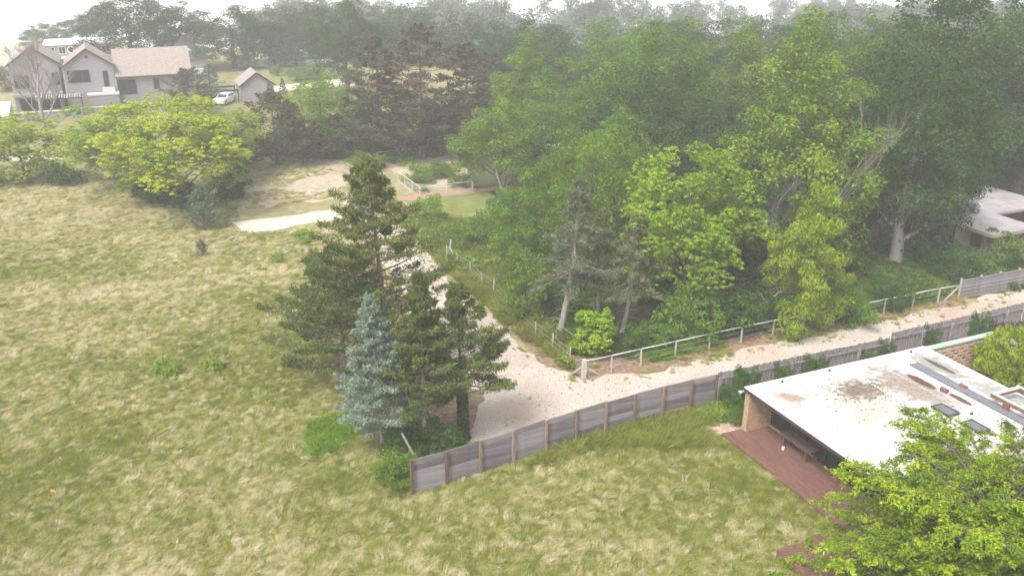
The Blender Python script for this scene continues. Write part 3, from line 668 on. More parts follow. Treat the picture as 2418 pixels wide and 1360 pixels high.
def trellis():
    t = thing('roof_trellis', 'pale green topped timber trellis standing on the white flat roof', 'trellis', hw(9.85, -6.3, 2.6), HROT)
    def bar(nm, x0, x1, y0, y1, z0, z1):
        MB().box(x0, x1, y0, y1, z0, z1 - .052).build(nm, M['trellisred'], t); MB().bbox(x0 - .015, x1 + .015, y0 - .015, y1 + .015, z1 - .05, z1, .01).build('green_capping', M['greenpaint'], t)
    bar('side_rail', 0, .14, -7, .1, .42, .66); bar('side_rail', 1.75, 1.89, -7, .1, .42, .66)
    for y in (.02, -1.45, -2.9, -4.35): bar('cross_rail', .16, 1.73, y - .14, y + .04, .44, .645)
    for x in (.02, 1.77):
        for y in (-.95, -3.8): MB().box(x, x + .1, y, y + .35, 0, .415).build('post', M['trellisred'], t)
trellis()

# ------------------------------------------------------------------ plank fence in the dunes
def box_mesh(name, x, y, z, m, b=.01):
    me = MB().bbox(-x / 2, x / 2, -y / 2, y / 2, -z / 2, z / 2, b).mesh(name); me.materials.append(m); return me
PF = [(-4.58, 34.95), (-3.05, 35.74), (-1.51, 36.66), (.05, 37.56), (1.66, 38.6), (3.22, 39.5), (4.79, 40.4), (6.38, 41.25), (7.98, 42.05), (9.6, 42.80), (11.12, 43.45)]
def plank_fence():
    t = thing('plank_fence', 'weathered grey fence of wide horizontal planks between brown posts in the dune grass', 'fence', (*PF[0], 0))
    r = random.Random(11); pm = box_mesh('plank', 1, .045, .298, M['plank'], .006); sm = box_mesh('post', .13, .13, 1.95, M['post'], .012)
    o0 = Vector((*PF[0], 0))
    for i in range(len(PF)):
        p = Vector((*PF[i], .93 - .04 * (i % 3 == 1))) - o0; d = Vector(PF[min(i + 1, 10)]) - Vector(PF[max(i - 1, 0)]); a = math.atan2(d.y, d.x)
        obj('post', sm, None, t, p + Vector((math.sin(a) * .05, -math.cos(a) * .05, 0)), (r.uniform(-.015, .015), r.uniform(-.02, .02), a))
    for i in range(10):
        a, b = Vector((*PF[i], 0)), Vector((*PF[i + 1], 0)); d = b - a; an = math.atan2(d.y, d.x); c = (a + b) / 2 - o0; off = Vector((-math.sin(an), math.cos(an), 0)) * .055
        pz = r.uniform(-.03, .03)
        for k in range(6):
            q = obj('plank', pm, None, t, c + off * (1 + .12 * r.random()) + Vector((0, 0, .16 + k * .303 + pz + r.uniform(-.004, .004))), (r.uniform(-.025, .025), r.uniform(-.006, .006), an), (d.length - .015 * r.random(), 1, 1))
    bd = MB().box(-.05, .05, -.02, .02, 0, 1.9).build('leaning_board', M['greypost'], None, (-4.62, 37.75) + (0,), (0, R(-22), R(20)))
    tag(bd, 'pale grey board leaning up behind the near end of the plank fence', 'board')
plank_fence()

# ------------------------------------------------------------------ picket fence behind the house
KF = [(11.17, 43.50), (22.35, 48.10), (32.67, 52.78), (46, 58.6)]
def picket_fence():
    t = thing('picket_fence', 'tall weathered fence of close vertical boards running along the gravel drive', 'fence', (*KF[0], 0)); o0 = Vector((*KF[0], 0))
    r = random.Random(5); b = MB(); rails = []
    for s, (h, a, c) in enumerate(((1.93, KF[0], KF[1]), (2.22, KF[1], KF[2]), (2.22, KF[2], KF[3]))):
        a = Vector((*a, 0)) - o0; c = Vector((*c, 0)) - o0; d = c - a; L = d.length; u = d / L; nrm = Vector((-u.y, u.x, 0)); n = int(L / .125)
        for i in range(n):
            p = a + u * (.06 + i * .125); hh = h + r.uniform(-.035, .035); w = .056 + r.uniform(-.004, .004); o = r.uniform(0, .02)
            p0 = p - u * w + nrm * o; p1 = p + u * w + nrm * o; q = nrm * .022
            b.add([p0, p1, p1 + q, p0 + q, p0 + Vector((0, 0, hh)), p1 + Vector((0, 0, hh)), p1 + q + Vector((0, 0, hh)), p0 + q + Vector((0, 0, hh))],
                  [(0, 3, 2, 1), (4, 5, 6, 7), (0, 1, 5, 4), (1, 2, 6, 5), (2, 3, 7, 6), (3, 0, 4, 7)])
        k = 0.0
        while k < L - 1:
            e = min(k + 2.4, L)
            p = a + u * k - nrm * .16; MB().bbox(-.07, .07, -.07, .07, 0, h - .2, .01).build('post', M['picket'], t, p, (0, 0, math.atan2(u.y, u.x)))
            for z in (.35, h - .35):
                MB().beam(a + u * (k + .01) - nrm * .06 + Vector((0, 0, z)), a + u * (e - .01) - nrm * .06 + Vector((0, 0, z)), .04, .10).build('rail', M['picket'], t)
            k = e
    b.build('picket_boards', M['picket'], t)['kind'] = 'stuff'
picket_fence()

# ------------------------------------------------------------------ rail fence along the wood
RF = [(4.16, 46.62), (5.83, 47.33), (7.7, 48.25), (9.92, 49.3), (12.21, 50.4), (14.44, 51.45), (16.7, 52.45), (18.85, 53.3), (21.02, 54.2), (23.1, 55.1), (25.19, 56.0), (27.57, 57.05), (29.74, 58.0), (31.47, 58.64)]
def rail_fence():
    t = thing('rail_fence', 'low fence with one pale top rail on thin posts between the drive and the wood', 'fence', (*RF[0], 0)); o0 = Vector((*RF[0], 0)); r = random.Random(8)
    z = 1.12
    for i, p in enumerate(RF):
        p = Vector((*p, 0)) - o0; w = .11 if i == 0 else .042
        MB().bbox(-w, w, -w, w, -.1, z - .045 + (.12 if i == 0 else 0), .01).build('post', M['greypost'], t, p, (r.uniform(-.03, .03), r.uniform(-.03, .03), .4))
    for a, b in zip(RF[:-1], RF[1:]):
        a = Vector((*a, z)) - o0; b = Vector((*b, z)) - o0; d = (b - a).normalized()
        MB().tube([a + d * .01, (a + b) / 2 + Vector((0, 0, r.uniform(-.03, .01))), b - d * .01], .036, 8).build('rail', M['rail'], t, smooth=True)
        for zz in (.45, .8): MB().tube([a + Vector((0, -.06, zz - z)), b + Vector((0, -.06, zz - z))], .006, 3, False).build('wire', M['steel'], t)
    for q in ((-.75, .35), (.95, .35)):
        MB().beam((q[0], q[1], .05), (q[0] * .1, q[1] * .1, .78), .07, .07).build('brace', M['greypost'], t)
    e = Vector((*RF[-1], 0)) - o0
    MB().beam(e + Vector((-1.1, -.25, .02)), e + Vector((-.08, 0, 1.05)), .08, .08).build('brace', M['greypost'], t)
rail_fence()
def slat_fence():
    a = (31.6, 58.75); b = (38.5, 61.55); c = (46, 64.6); t = thing('slat_fence', 'grey fence of narrow horizontal slats at the end of the pale rail', 'fence', (*a, 0)); r = random.Random(9)
    for s, (p, q) in enumerate(((a, b), (b, c))):
        d = Vector(q) - Vector(p); an = math.atan2(d.y, d.x); L = d.length; o = Vector((*p, 0)) - Vector((*a, 0)); sm = box_mesh('slat', L - .02, .03, .094, M['plank'], .004)
        for k in range(14): obj('slat', sm, None, t, o + Vector((d.x / 2, d.y / 2, .08 + k * .103)), (0, 0, an))
        n = 4
        for k in range(n):
            MB().bbox(-.06, .06, .03, .14, 0, 1.55, .01).build('post', M['greypost'], t, o + Vector((d.x, d.y, 0)) * (k / n), (0, 0, an))
slat_fence()
def wire_fence():
    P = [(-5.16, 67.37), (-4.2, 65.4), (-3.15, 63.73), (-2.23, 61.27), (-1.31, 59.6), (-.38, 57.1), (.56, 54.63), (1.49, 52.41), (2.5, 50.48), (3.43, 48.45)]
    t = thing('wire_fence', 'row of thin pale stakes with wire beside the bending gravel drive', 'fence', (*P[0], 0)); o0 = Vector((*P[0], 0)); r = random.Random(3)
    for p in P:
        MB().bbox(-.035, .035, -.035, .035, -.1, r.uniform(1.05, 1.2), .008).build('post', M['greypost'], t, Vector((*p, 0)) - o0, (r.uniform(-.06, .06), r.uniform(-.06, .06), 0))
    for z in (.3, .65, .98):
        for a, b in zip(P[:-1], P[1:]): MB().tube([Vector((*a, z)) - o0, Vector((*b, z)) - o0], .006, 3, False).build('wire', M['steel'], t)
    for k, (q, an) in enumerate((((-4.54, 67.17), .35), ((-5.02, 68.38), -.1))):
        o = MB().bbox(-.05, .05, -.03, .03, 0, 1.2, .01).build('stake', M['rail'], None, (*q, 0), (0, -an, .3))
        tag(o, ('white stake leaning over beside the gravel drive' , 'upright white stake just behind the leaning one')[k], 'stake')
wire_fence()
def garden_fence():
    runs = ((( -8.98, 84.9), (-3.96, 87.14), 'front'), ((-8.98, 84.9), (-11.9, 91.2), 'side'), ((-15.25, 99.9), (-6.0, 104.3), 'rear'))
    t = thing('garden_fence', 'low fence with a white top rail around the planted garden bed', 'fence', (-8.98, 84.9, 0)); o0 = Vector((-8.98, 84.9, 0))
    for a, b, k in runs:
        a = Vector((*a, 0)) - o0; b = Vector((*b, 0)) - o0; n = max(2, int((b - a).length / 2.2))
        for i in range(n + 1):
            if k != 'side' or i: MB().bbox(-.06, .06, -.06, .06, 0, 1.04, .01).build('post', M['greypost'], t, a.lerp(b, i / n))
        for i in range(n):
            p, q = a.lerp(b, i / n), a.lerp(b, (i + 1) / n); MB().beam(p + Vector((0, 0, 1.09)), q + Vector((0, 0, 1.09)), .065, .05).build('rail', M['rail'], t)
            if k != 'rear':
                MB().beam(p + Vector((0, 0, .1)), q + Vector((0, 0, .1)), .03, .18).build('kick_board', M['greypost'], t)
                for z in (.35, .6, .85): MB().tube([p + Vector((0, 0, z)), q + Vector((0, 0, z))], .007, 3, False).build('wire', M['steel'], t)
garden_fence()

# ------------------------------------------------------------------ house across the wood on the right
def second_house():
    C = (36.7, 65.2); t = thing('grey_roofed_house', 'low house with a grey flat roof half hidden under the big oak', 'house', (*C, 0), HROT)
    b = MB(); z0, z1 = 2.42, 2.62
    for (x0, x1, y0, y1) in ((0, 5.1, 0, 13), (5.1, 9.2, 4.1, 13), (5.1, 9.2, 0, .9), (9.2, 12, 0, 13)): b.box(x0, x1, y0, y1, z0, z1)
    b.build('roof', M['pinkroof'], t)
    MB().box(-.03, -.004, 0, 13, 2.40, 2.66).build('fascia', M['mortar'], t); MB().box(-.03, 12, -.03, -.004, 2.40, 2.66).build('fascia', M['mortar'], t)
    for a in ((5.13, 5.3, .93, 4.07), (9.0, 9.17, .93, 4.07)): MB().box(*a, 0, 2.40).build('courtyard_wall', M['darkwood'], t)
    MB().box(5.31, 8.99, 3.9, 4.05, 0, 2.40).build('courtyard_wall', M['darkwood'], t)
    w = MB().box(1.0, 1.2, .3, 12.5, 0, 2.41).build('wall', M['greywall'], t); MB().box(1.21, 11.5, .3, .5, 0, 2.41).build('wall', M['greywall'], t)
    for (y0, y1, z) in ((1.6, 2.6, .9), (3.6, 4.6, .1), (5.3, 7.0, .1), (8, 9.6, .1)):
        f = MB().box(.955, .985, y0 - .08, y1 + .08, z - .06, 2.3).build('window', M['greywall'], t); MB().box(.93, .95, y0, y1, z, 2.22).build('pane', M['glass'], f)
    for y in (3.2, 5.0, 7.6): MB().box(.1, .95, y, y + .22, 0, 2.39).build('wall_fin', M['greywall'], t)
    MB().box(-1.4, .9, 3.0, 9.5, .0, .06).build('terrace', M['terrace'], t)
    l = thing('yellow_ladder', 'yellow ladder leaning up beside the shrub at the grey roofed house', 'ladder', (*(41.1, 68.38), 0), .5)
    for x in (-.22, .22): MB().beam((x, 0, 0), (x, .5, 2.3), .05, .07).build('side_rail', M['yellow'], l)
    for k in range(7): MB().beam((-.2, .06 + k * .065, .28 + k * .3), (.2, .06 + k * .065, .28 + k * .3), .03, .03).build('rung', M['yellow'], l)
second_house()

# ------------------------------------------------------------------ houses in the background
FR = HROT; F0 = (-62.03, 131.46)
def window(t, x0, x1, z0, z1, y=-.03, n=1, frame='darkmetal'):
    f = MB().box(x0 - .06, x1 + .06, y - .03, y, z0 - .06, z1 + .06).build('window', M[frame], t); w = (x1 - x0) / n
    for k in range(n): MB().box(x0 + k * w + .05, x0 + (k + 1) * w - .05, y - .06, y - .034, z0 + .05, z1 - .05).build('pane', M['glass'], f)
    return f
def gable_body(t, x0, x1, ze, zr, y0, y1, zb=0):
    xm = (x0 + x1) / 2
    MB().prism([(x0, zb), (x1, zb), (x1, ze), (xm, zr), (x0, ze)], y0, y1).build('wall', M['siding'], t)
    s = (zr - ze) / (xm - x0); o = .25; th = .2
    rf = MB().prism([(x0 - o, ze - o * s + .02), (xm, zr + .02), (xm, zr + .02 + th), (x0 - o, ze - o * s + .02 + th)], y0 - .25, y1 + .25).build('roof_slope', M['shingle'], t)
    MB().prism([(xm + .005, zr + .02), (x1 + o, ze - o * s + .02), (x1 + o, ze - o * s + .02 + th), (xm + .005, zr + .02 + th)], y0 - .25, y1 + .25).build('roof_slope', M['shingle'], t)
    for a, b in ((x0 - o, xm), (x1 + o, xm)):
        MB().beam((a, y0 - .27, ze - o * s + .05), (b, y0 - .27, zr + .05), .05, .22).build('barge_board', M['fascia'], t)
def background_houses():
    t = thing('gabled_house', 'grey gabled house behind the bare tree, leftmost of the shingled houses', 'house', (*F0, 0), FR)
    gable_body(t, -9.05, -2.75, 6.95, 9.2, 0, 9); window(t, -3.7, -2.95, 4.0, 5.6); window(t, -8.6, -6.9, 3.7, 5.4, n=2)
    window(t, -8.4, -3.4, .6, 2.2, n=4)
    MB().box(-9.1, -2.7, -1.2, -.04, 2.6, 3.0).build('balcony', M['siding'], t)
    t = thing('gabled_house', 'grey gabled house with a long shingled wing and a strip of windows', 'house', (*F0, 0), FR)
    gable_body(t, -2.2, 4.35, 6.35, 8.65, 0, 8); window(t, -1.75, 1.05, 4.14, 5.74, n=3)
    d = MB().box(2.85, 3.55, -.05, -.01, 3.35, 5.55).build('door', M['darkmetal'], t); MB().box(2.93, 3.47, -.075, -.053, 3.5, 5.45).build('pane', M['glass'], d)
    MB().tube([(1.05, -.01, 7.6), (1.05, -.08, 7.6)], .22, 10).build('round_vent', M['darkmetal'], t)
    MB().box(.5, 4.6, -1.9, -.08, 0, 2.35).build('lower_block', M['siding'], t); MB().box(.4, 4.7, -2.0, -.08, 2.354, 2.55).build('terrace_slab', M['concrete'], t)
    MB().box(2.5, 4.2, -.7, -.08, 2.56, 3.2).build('step', M['concrete'], t)
    MB().box(4.5, 15.0, .2, 7.0, 0, 4.4).build('wing_wall', M['siding'], t)
    MB().prism([(-.1, 4.42), (3.6, 7.95), (3.6, 8.15), (-.1, 4.62)], 4.45, 15.2, 'x').build('roof_slope', M['shingle'], t)
    MB().prism([(3.605, 7.95), (7.3, 4.42), (7.3, 4.62), (3.605, 8.15)], 4.45, 15.2, 'x').build('roof_slope', M['shingle'], t)
    MB().box(4.45, 15.2, -.22, -.11, 4.36, 4.52).build('gutter', M['fascia'], t)
    window(t, 4.7, 7.1, 2.05, 4.0, y=.17, n=2); window(t, 9.6, 10.3, 2.6, 4.0, y=.17)
    # pergola and walls in front of them
    p = thing('pergola', 'slatted grey pergola between the two gabled houses', 'pergola', (*F0, 0), FR)
    for k in range(18): MB().box(-6.2 + k * .33, -6.05 + k * .33, -4.0, -1.25, 2.62, 2.78).build('slat', M['greypost'], p)
    for y in (-3.9, -1.5): MB().box(-6.3, -.2, y, y + .14, 2.45, 2.61).build('beam', M['fascia'], p)
    for x in (-6.2, -.4):
        MB().box(x, x + .15, -3.9, -3.75, 0, 2.44).build('post', M['fascia'], p)
    w = thing('terrace_wall', 'low wall with a pale cap in front of the leftmost gabled house', 'wall', (*F0, 0), FR)
    MB().box(-16, -1.2, -5.6, -5.3, 0, 1.1).build('wall_face', M['siding'], w); MB().box(-16.1, -1.1, -5.7, -5.2, 1.104, 1.25).build('cap', M['concrete'], w)
    w = thing('garden_wall', 'long grey pink wall below the shingled wing', 'wall', (*F0, 0), FR)
    MB().box(-1.0, 13.5, -3.4, -3.0, 0, .9).build('wall_face', M['siding'], w); MB().box(-1.05, 13.55, -3.45, -2.95, .904, 1.0).build('cap', M['concrete'], w)
    s = thing('concrete_ramp', 'pale concrete slab sloping down at the left edge by the terrace wall', 'ramp', (*F0, 0), FR)
    MB().prism([(-9, 0), (-2.5, 0), (-2.5, 2.4), (-9, 1.3)], -11.9, -9.3, 'x').build('slab', M['concrete'], s)
    # shed with carport beam
    S0 = (-39.11, 139.31); t = thing('shed', 'small grey gabled shed beside the white car', 'shed', (*S0, 0), FR)
    gable_body(t, -2.4, 2.55, 2.5, 4.25, 0, 5.6)
    c = thing('carport', 'dark flat carport beam reaching out from the small shed', 'carport', (*S0, 0), FR)
    MB().box(-8.5, -2.75, -.2, .2, 1.75, 2.05).build('beam', M['darkmetal'], c); MB().box(-8.5, -2.75, 4.0, 4.4, 1.75, 2.05).build('beam', M['darkmetal'], c)
    for y in (-.1, 4.1):
        for x in (-8.4, -2.95): MB().box(x, x + .15, y, y + .15, 0, 1.745).build('post', M['darkmetal'], c)
background_houses()

def car(loc, rz, label):
    t = thing('parked_car', label, 'car', (*loc, 0), rz)
    prof = [(-2.2, .35), (2.2, .35), (2.25, .75), (2.05, .95), (1.0, 1.02), (.45, 1.5), (-1.4, 1.55), (-2.1, 1.05), (-2.25, .8)]
    b = MB(); n = len(prof)
    ins = lambda z: .88 if z < 1.1 else .72
    b.add([(p[0], -ins(p[1]), p[1]) for p in prof] + [(p[0], ins(p[1]), p[1]) for p in prof], [tuple(range(n)), tuple(range(2 * n - 1, n - 1, -1))] + [(i, n + i, n + (i + 1) % n, (i + 1) % n) for i in range(n)])
    b.build('body', M['carwhite'], t)
    b = MB(); b.add([(.98, -.74, 1.05), (.98, .74, 1.05), (.52, .66, 1.46), (.52, -.66, 1.46)], [(0, 1, 2, 3)])
    b.add([(-1.5, -.66, 1.48), (-1.5, .66, 1.48), (-2.08, .74, 1.09), (-2.08, -.74, 1.09)], [(0, 1, 2, 3)])
    g = b.build('window', M['glass'], t); g.location = (.012, 0, .012)
    for s in (-1, 1):
        b = MB(); b.box(-1.3, .42, s * .80 - .015, s * .80 + .015, 1.1, 1.4); b.build('side_window', M['glass'], t)
        for x in (-1.4, 1.4):
            b = MB(); b.tube([(x, s * .70, .34), (x, s * .91, .34)], .34, 14); w = b.build('wheel', M['rubber'], t); b = MB(); b.tube([(x, s * .905, .34), (x, s * .92, .34)], .2, 10); b.build('rim', M['steel'], w)
        b = MB(); b.box(2.18, 2.27, s * .62 - .16, s * .62 + .16, .70, .84); b.build('headlight', M['skyglass'], t)
        b = MB(); b.box(-2.27, -2.19, s * .66 - .12, s * .66 + .12, .78, .95); b.build('tail_light', M['redpipe'], t)
    return t
car((-43.6, 137.4), R(-100), 'white car parked between the dark pine and the shed')
car((3.69, 104.21), R(20), 'white car glimpsed through the leaves beyond the garden')

def far_houses():
    W0 = (-79.63, 168.6); t = thing('white_house', 'far house with white window frames and a round window in the fog', 'house', (*W0, 0), FR)
    MB().box(-5.2, 6.6, 0, 9, 0, 5.2).build('wall', M['greywall'], t); MB().box(-5.4, 6.8, -.3, 9.3, 5.204, 5.5).build('roof', M['white'], t)
    MB().box(-5.5, 8.4, -.9, -.02, 2.9, 3.2).build('balcony', M['white'], t)
    for (x0, x1) in ((-4.6, -3.6), (-2.9, -1.8), (.2, 1.2), (2.2, 3.4), (4.4, 5.6)): window(t, x0, x1, 3.7, 4.9, n=2, frame='white')
    b = MB(); n = 20; r0, r1 = .45, .62; c = (-.9, 4.35)
    for k in range(n):
        a0, a1 = 2 * math.pi * k / n, 2 * math.pi * (k + 1) / n
        q = [(c[0] + r * math.cos(a), z, c[1] + r * math.sin(a)) for z in (-.12, -.01) for (r, a) in ((r0, a0), (r1, a0), (r1, a1), (r0, a1))]
        b.add(q, [(0, 1, 2, 3), (7, 6, 5, 4), (1, 5, 6, 2), (0, 3, 7, 4)])
    f = b.build('round_window', M['white'], t); MB().tube([(c[0], -.05, c[1]), (c[0], -.02, c[1])], .45, 20).build('pane', M['glass'], f)
    D0 = (-60.48, 168.6); t = thing('dark_roofed_house', 'far house with a steep dark roof and a pale eyebrow dormer', 'house', (*D0, 0), FR)
    MB().box(-2.6, 4.4, 0, 7, 0, 2.6).build('wall', M['greywall'], t)
    b = MB(); b.add([(-3, -.4, 2.6), (4.8, -.4, 2.6), (4.8, 7.4, 2.6), (-3, 7.4, 2.6), (.6, 3, 6.6), (1.2, 3, 6.6), (1.2, 4, 6.6), (.6, 4, 6.6)], [(0, 1, 5, 4), (1, 2, 6, 5), (2, 3, 7, 6), (3, 0, 4, 7), (4, 5, 6, 7), (0, 3, 2, 1)])
    rf = b.build('roof', M['darkroof'], t)
    b = MB(); n = 9; vs_ = []
    for k in range(n): 
        a = math.pi * k / (n - 1); vs_.append((.6 - 1.4 * math.cos(a), .75, 3.75 + .75 * math.sin(a)))
    m = len(vs_); b.add(vs_ + [(v[0], 2.3, v[2]) for v in vs_], [tuple(range(m))] + [(k, m + k, m + k + 1, k + 1) for k in range(m - 1)]); b.build('dormer', M['white'], rf)
    MB().tube([(.9, 3.5, 6.6), (.9, 3.5, 7.1)], [.3, .2], 8).build('chimney_cap', M['white'], rf)
    for k in range(7): MB().box(2.0 + k * .3, 2.1 + k * .3, -2.6, -2.5, 0, 1.0).build('baluster', M['white'], t)
    MB().box(1.9, 4.1, -2.65, -2.45, 1.004, 1.12).build('handrail', M['white'], t)
    w = thing('low_wall', 'long low white wall across the far meadow', 'wall', (*(-53.13, 177.08), 0)); a = Vector((0, 0, 0)); q = Vector((*(-35.43, 183.19), 0)) - Vector((*(-53.13, 177.08), 0))
    for k in range(5): MB().beam(a.lerp(q, k / 5) + Vector((0, 0, .45)), a.lerp(q, (k + .96) / 5) + Vector((0, 0, .45)), .3, .9).build('wall_section', M['white'], w)
    k = 0
    for (px, z, wd, dp, hh, lab, cat) in (((26.95, 256.39), 7.5, 14, 10, 4.5, 'white far house barely showing through the fog', 'house'), ((23.11, 234.33), 6.5, 7, 9, 4.2, 'far house whose gable has white trim above the tree tops', 'house'),
                                           ((80.08, 238.45), 7, 10, 8, 5, 'white far house in the fog beside the tallest oak', 'house')):
        t = thing('far_house', lab, cat, (*px, 0), FR); xr = wd / 2
        MB().prism([(-xr, 0), (xr, 0), (xr, hh), (0, z), (-xr, hh)], 0, dp).build('wall', M['white'] if k != 2 else M['brick'], t)
        s = (z - hh) / xr
        for sg in (-1, 1): MB().prism([(sg * (xr + .4), hh - .4 * s + .03), (sg * .003, z + .03), (sg * .003, z + .33), (sg * (xr + .4), hh - .4 * s + .33)], -.3, dp + .3).build('roof_slope', M['darkroof'] if k == 1 else (M['shingle'] if k == 2 else M['white']), t)
        for sg in (-1, 1): MB().beam((sg * (xr + .4), -.36, hh - .4 * s + .15), (0, -.36, z + .15), .1, .4).build('barge_board', M['white'], t)
        window(t, -.6, .6, hh - 1.8, hh - .4); k += 1
    # flat roofed pale houses inside the wood
    for (px, a, b_, lab) in (((23.02, 97.39), 12, 8, 'pale flat roofed house showing through gaps in the wood'), ((35.74, 84.57), 7, 9, 'pale flat roofed house behind the trunk of the big oak')):
        t = thing('flat_roofed_house', lab, 'house', (*px, 0), FR)
        MB().box(0, a, 0, b_, 0, 2.7).build('wall', M['greywall'], t); MB().box(-.4, a + .4, -.4, b_ + .4, 2.704, 2.95).build('roof', M['white'], t); window(t, 1, 3.4, .6, 2.2, n=2)
far_houses()
# ------------------------------------------------------------------ tree kinds (crown mesh, trunk mesh, natural height, natural radius)
def kind_tree(seed, H, Rr, cb, ncl, cr, nleaf, leaf, lm, r0, bark='bark', **kw):
    nl = kw.pop('nlimb', 18); c, cl = crown_mesh('crown', seed, H, Rr, cb, ncl, cr, nleaf, leaf, LM[lm], **kw)
    return (c, trunk_mesh('trunk', seed, H, cb, r0, cl, M[bark], nl), H, Rr)
K = {}
K['oak'] = kind_tree(1, 16, 5.6, 3.0, 80, 1.6, 30000, .26, 'oak', .42, low=-.7)
K['bigoak'] = kind_tree(15, 16, 5.6, 2.7, 84, 1.6, 32000, .26, 'oak', .52, bark='greybark', low=-.8, nlimb=5)
K['highmaple'] = kind_tree(16, 9, 4.0, 2.9, 48, 1.2, 18000, .22, 'green', .2, low=-.5, lump=.35)
K['oak2'] = kind_tree(2, 15, 5.0, 2.0, 72, 1.55, 27000, .26, 'oak', .36, low=-.8, lump=.35)
K['maple'] = kind_tree(3, 14, 4.6, 1.8, 68, 1.4, 25000, .24, 'green', .32, low=-.8, lump=.3)
K['maple2'] = kind_tree(4, 13, 4.4, 1.2, 62, 1.4, 24000, .24, 'green', .30, prof='cone', low=-.85)
K['poplar'] = kind_tree(5, 17, 4.0, 2.0, 76, 1.15, 26000, .23, 'green', .34, prof='cone', lump=.4, low=-.9, inner=.3)
K['drooping'] = kind_tree(6, 10.5, 5.0, 1.8, 56, 1.3, 30000, .29, 'bright', .24, rosette=8, droop=.75, low=-.6, aspect=.34, flat=.75)
K['sumac'] = kind_tree(7, 9.6, 5.4, 1.9, 85, 1.2, 44000, .29, 'sumac', .26, rosette=9, droop=.38, low=-.5, aspect=.34, flat=.6, lump=.5, bark='greybark')
K['sumacbush'] = kind_tree(17, 6.5, 4.2, .3, 54, 1.1, 24000, .28, 'sumac', .16, rosette=9, droop=.38, low=-.85, aspect=.34, flat=.6, lump=.4)
K['ygreen'] = kind_tree(8, 9.7, 2.9, .9, 52, .95, 22000, .19, 'yellow', .17, prof='cone', lump=.55, low=-.95, flat=.65, droop=.6)
K['willowy'] = kind_tree(9, 11, 4.8, 1.0, 56, 1.25, 22000, .26, 'green', .25, aspect=.3, droop=.8, low=-.8)
K['shrub'] = kind_tree(10, 2.2, 1.5, .1, 24, .55, 5200, .14, 'green', .06, low=-.8)
K['shrub2'] = kind_tree(11, 2.4, 1.6, .1, 22, .6, 5200, .15, 'oak', .06, low=-.8)
K['bushy'] = kind_tree(12, 3.0, 1.35, .2, 24, .55, 5200, .23, 'bright', .07, low=-.8, rosette=6, droop=.6, aspect=.5)
K['yew'] = kind_tree(13, 3.3, 2.7, .2, 60, .62, 22000, .20, 'hedge', .1, low=-.8, aspect=.3, droop=.0, inner=.12, lump=.12)
K['redbush'] = kind_tree(14, 2.2, 1.5, .1, 18, .6, 3600, .16, 'redleaf', .06, low=-.7)
def kind_con(seed, H, Rr, cb, lm, bark, r0, **kw): return (*conifer('crown', seed, H, Rr, cb, LM[lm], M[bark], r0, **kw), H, Rr)
K['farpine'] = kind_con(21, 14.5, 5.0, 1.5, 'darkpine', 'bark', .26, nbr=85, per=170, needle=.36, asp=.3, prof='broad', fan=.35, jitter=.45)
K['farpine2'] = kind_con(22, 12, 4.2, .8, 'darkpine', 'bark', .24, nbr=75, per=170, needle=.36, asp=.3, prof='pine', fan=.35, jitter=.4)
K['darkbush'] = kind_con(23, 6.5, 3.0, .3, 'darkpine', 'bark', .16, nbr=60, per=150, needle=.30, asp=.3, prof='broad', rise=.45, fan=.4)
K['juniper'] = kind_con(24, 3.8, 1.15, .1, 'blue', 'bark', .08, nbr=60, per=110, needle=.20, asp=.25, prof='broad', rise=.9, fan=.35)
K['farspruce'] = kind_con(25, 9, 2.4, .3, 'blue', 'bark', .16, nbr=70, per=110, needle=.30, asp=.3, prof='spruce', rise=-.1, fan=.35)

GREEN = [(1, 1, 1), (1.1, 1.04, .9), (.9, 1.0, 1.05), (1.15, 1.1, .85), (.85, .92, .95), (1.05, 1.0, 1.1)]
rt = random.Random(17)
def tree(kind, place, label, group=None, name='broadleaf_tree', cat='tree', color=None, wide=1.0):
    c, tk, H, Rr = K[kind]; X, Y, h, w = place
    return plant(name, label, cat, (X, Y, 0), c, tk, (w / Rr * wide, w / Rr * wide, h / H), rt.uniform(0, 6.28), color or rt.choice(GREEN), group)

# --- the wood on the right: front row
tree('willowy', (5.94, 64.47, 10.4, 4.55), 'pale green feathery tree between the thin spruces and the garden', color=(1.15, 1.1, .95))
tree('maple', (1.8, 60.09, 8.3, 3.19), 'mid green tree growing down to the ground left of the tallest thin spruce', color=(.9, 1, .95))
tree('highmaple', (-1.41, 85.33, 8.18, 3.87), 'rounded green tree at the right end of the garden bed', color=(1.15, 1.1, 1))
tree('drooping', (11.59, 56.06, 10.54, 4.15), 'bright green tree with drooping leaf clusters behind the rail fence', color=(1.05, 1.02, .9))
tree('maple', (16.02, 63.1, 9.99, 3.23), 'darker tree right behind the bright drooping one', color=(.8, .95, .85))
tree('poplar', (19.87, 61.61, 17.17, 5.07), 'tall tree with pale leaf tips standing behind the yellow green tree', color=(1.2, 1.12, 1.05))
tree('bigoak', (29.74, 65.6, 15.41, 6.11), 'big dark oak with a thick leaning trunk beside the grey roofed house', color=(.85, .95, .95), wide=.84)
tree('oak2', (26.51, 68.38, 9.31, 3.15), 'low dark tree squeezed between the poplar and the big oak', color=(.85, .95, .85))
tree('ygreen', (18.79, 53.13, 9.72, 2.71), 'yellow green tree leaning over the rail fence', color=(.95, 1, 1), wide=.8)
tree('oak2', (35.79, 71.6, 7.93, 2.09), 'dark tree whose lower crown hangs over the corner of the grey flat roof', color=(.8, .95, .95))
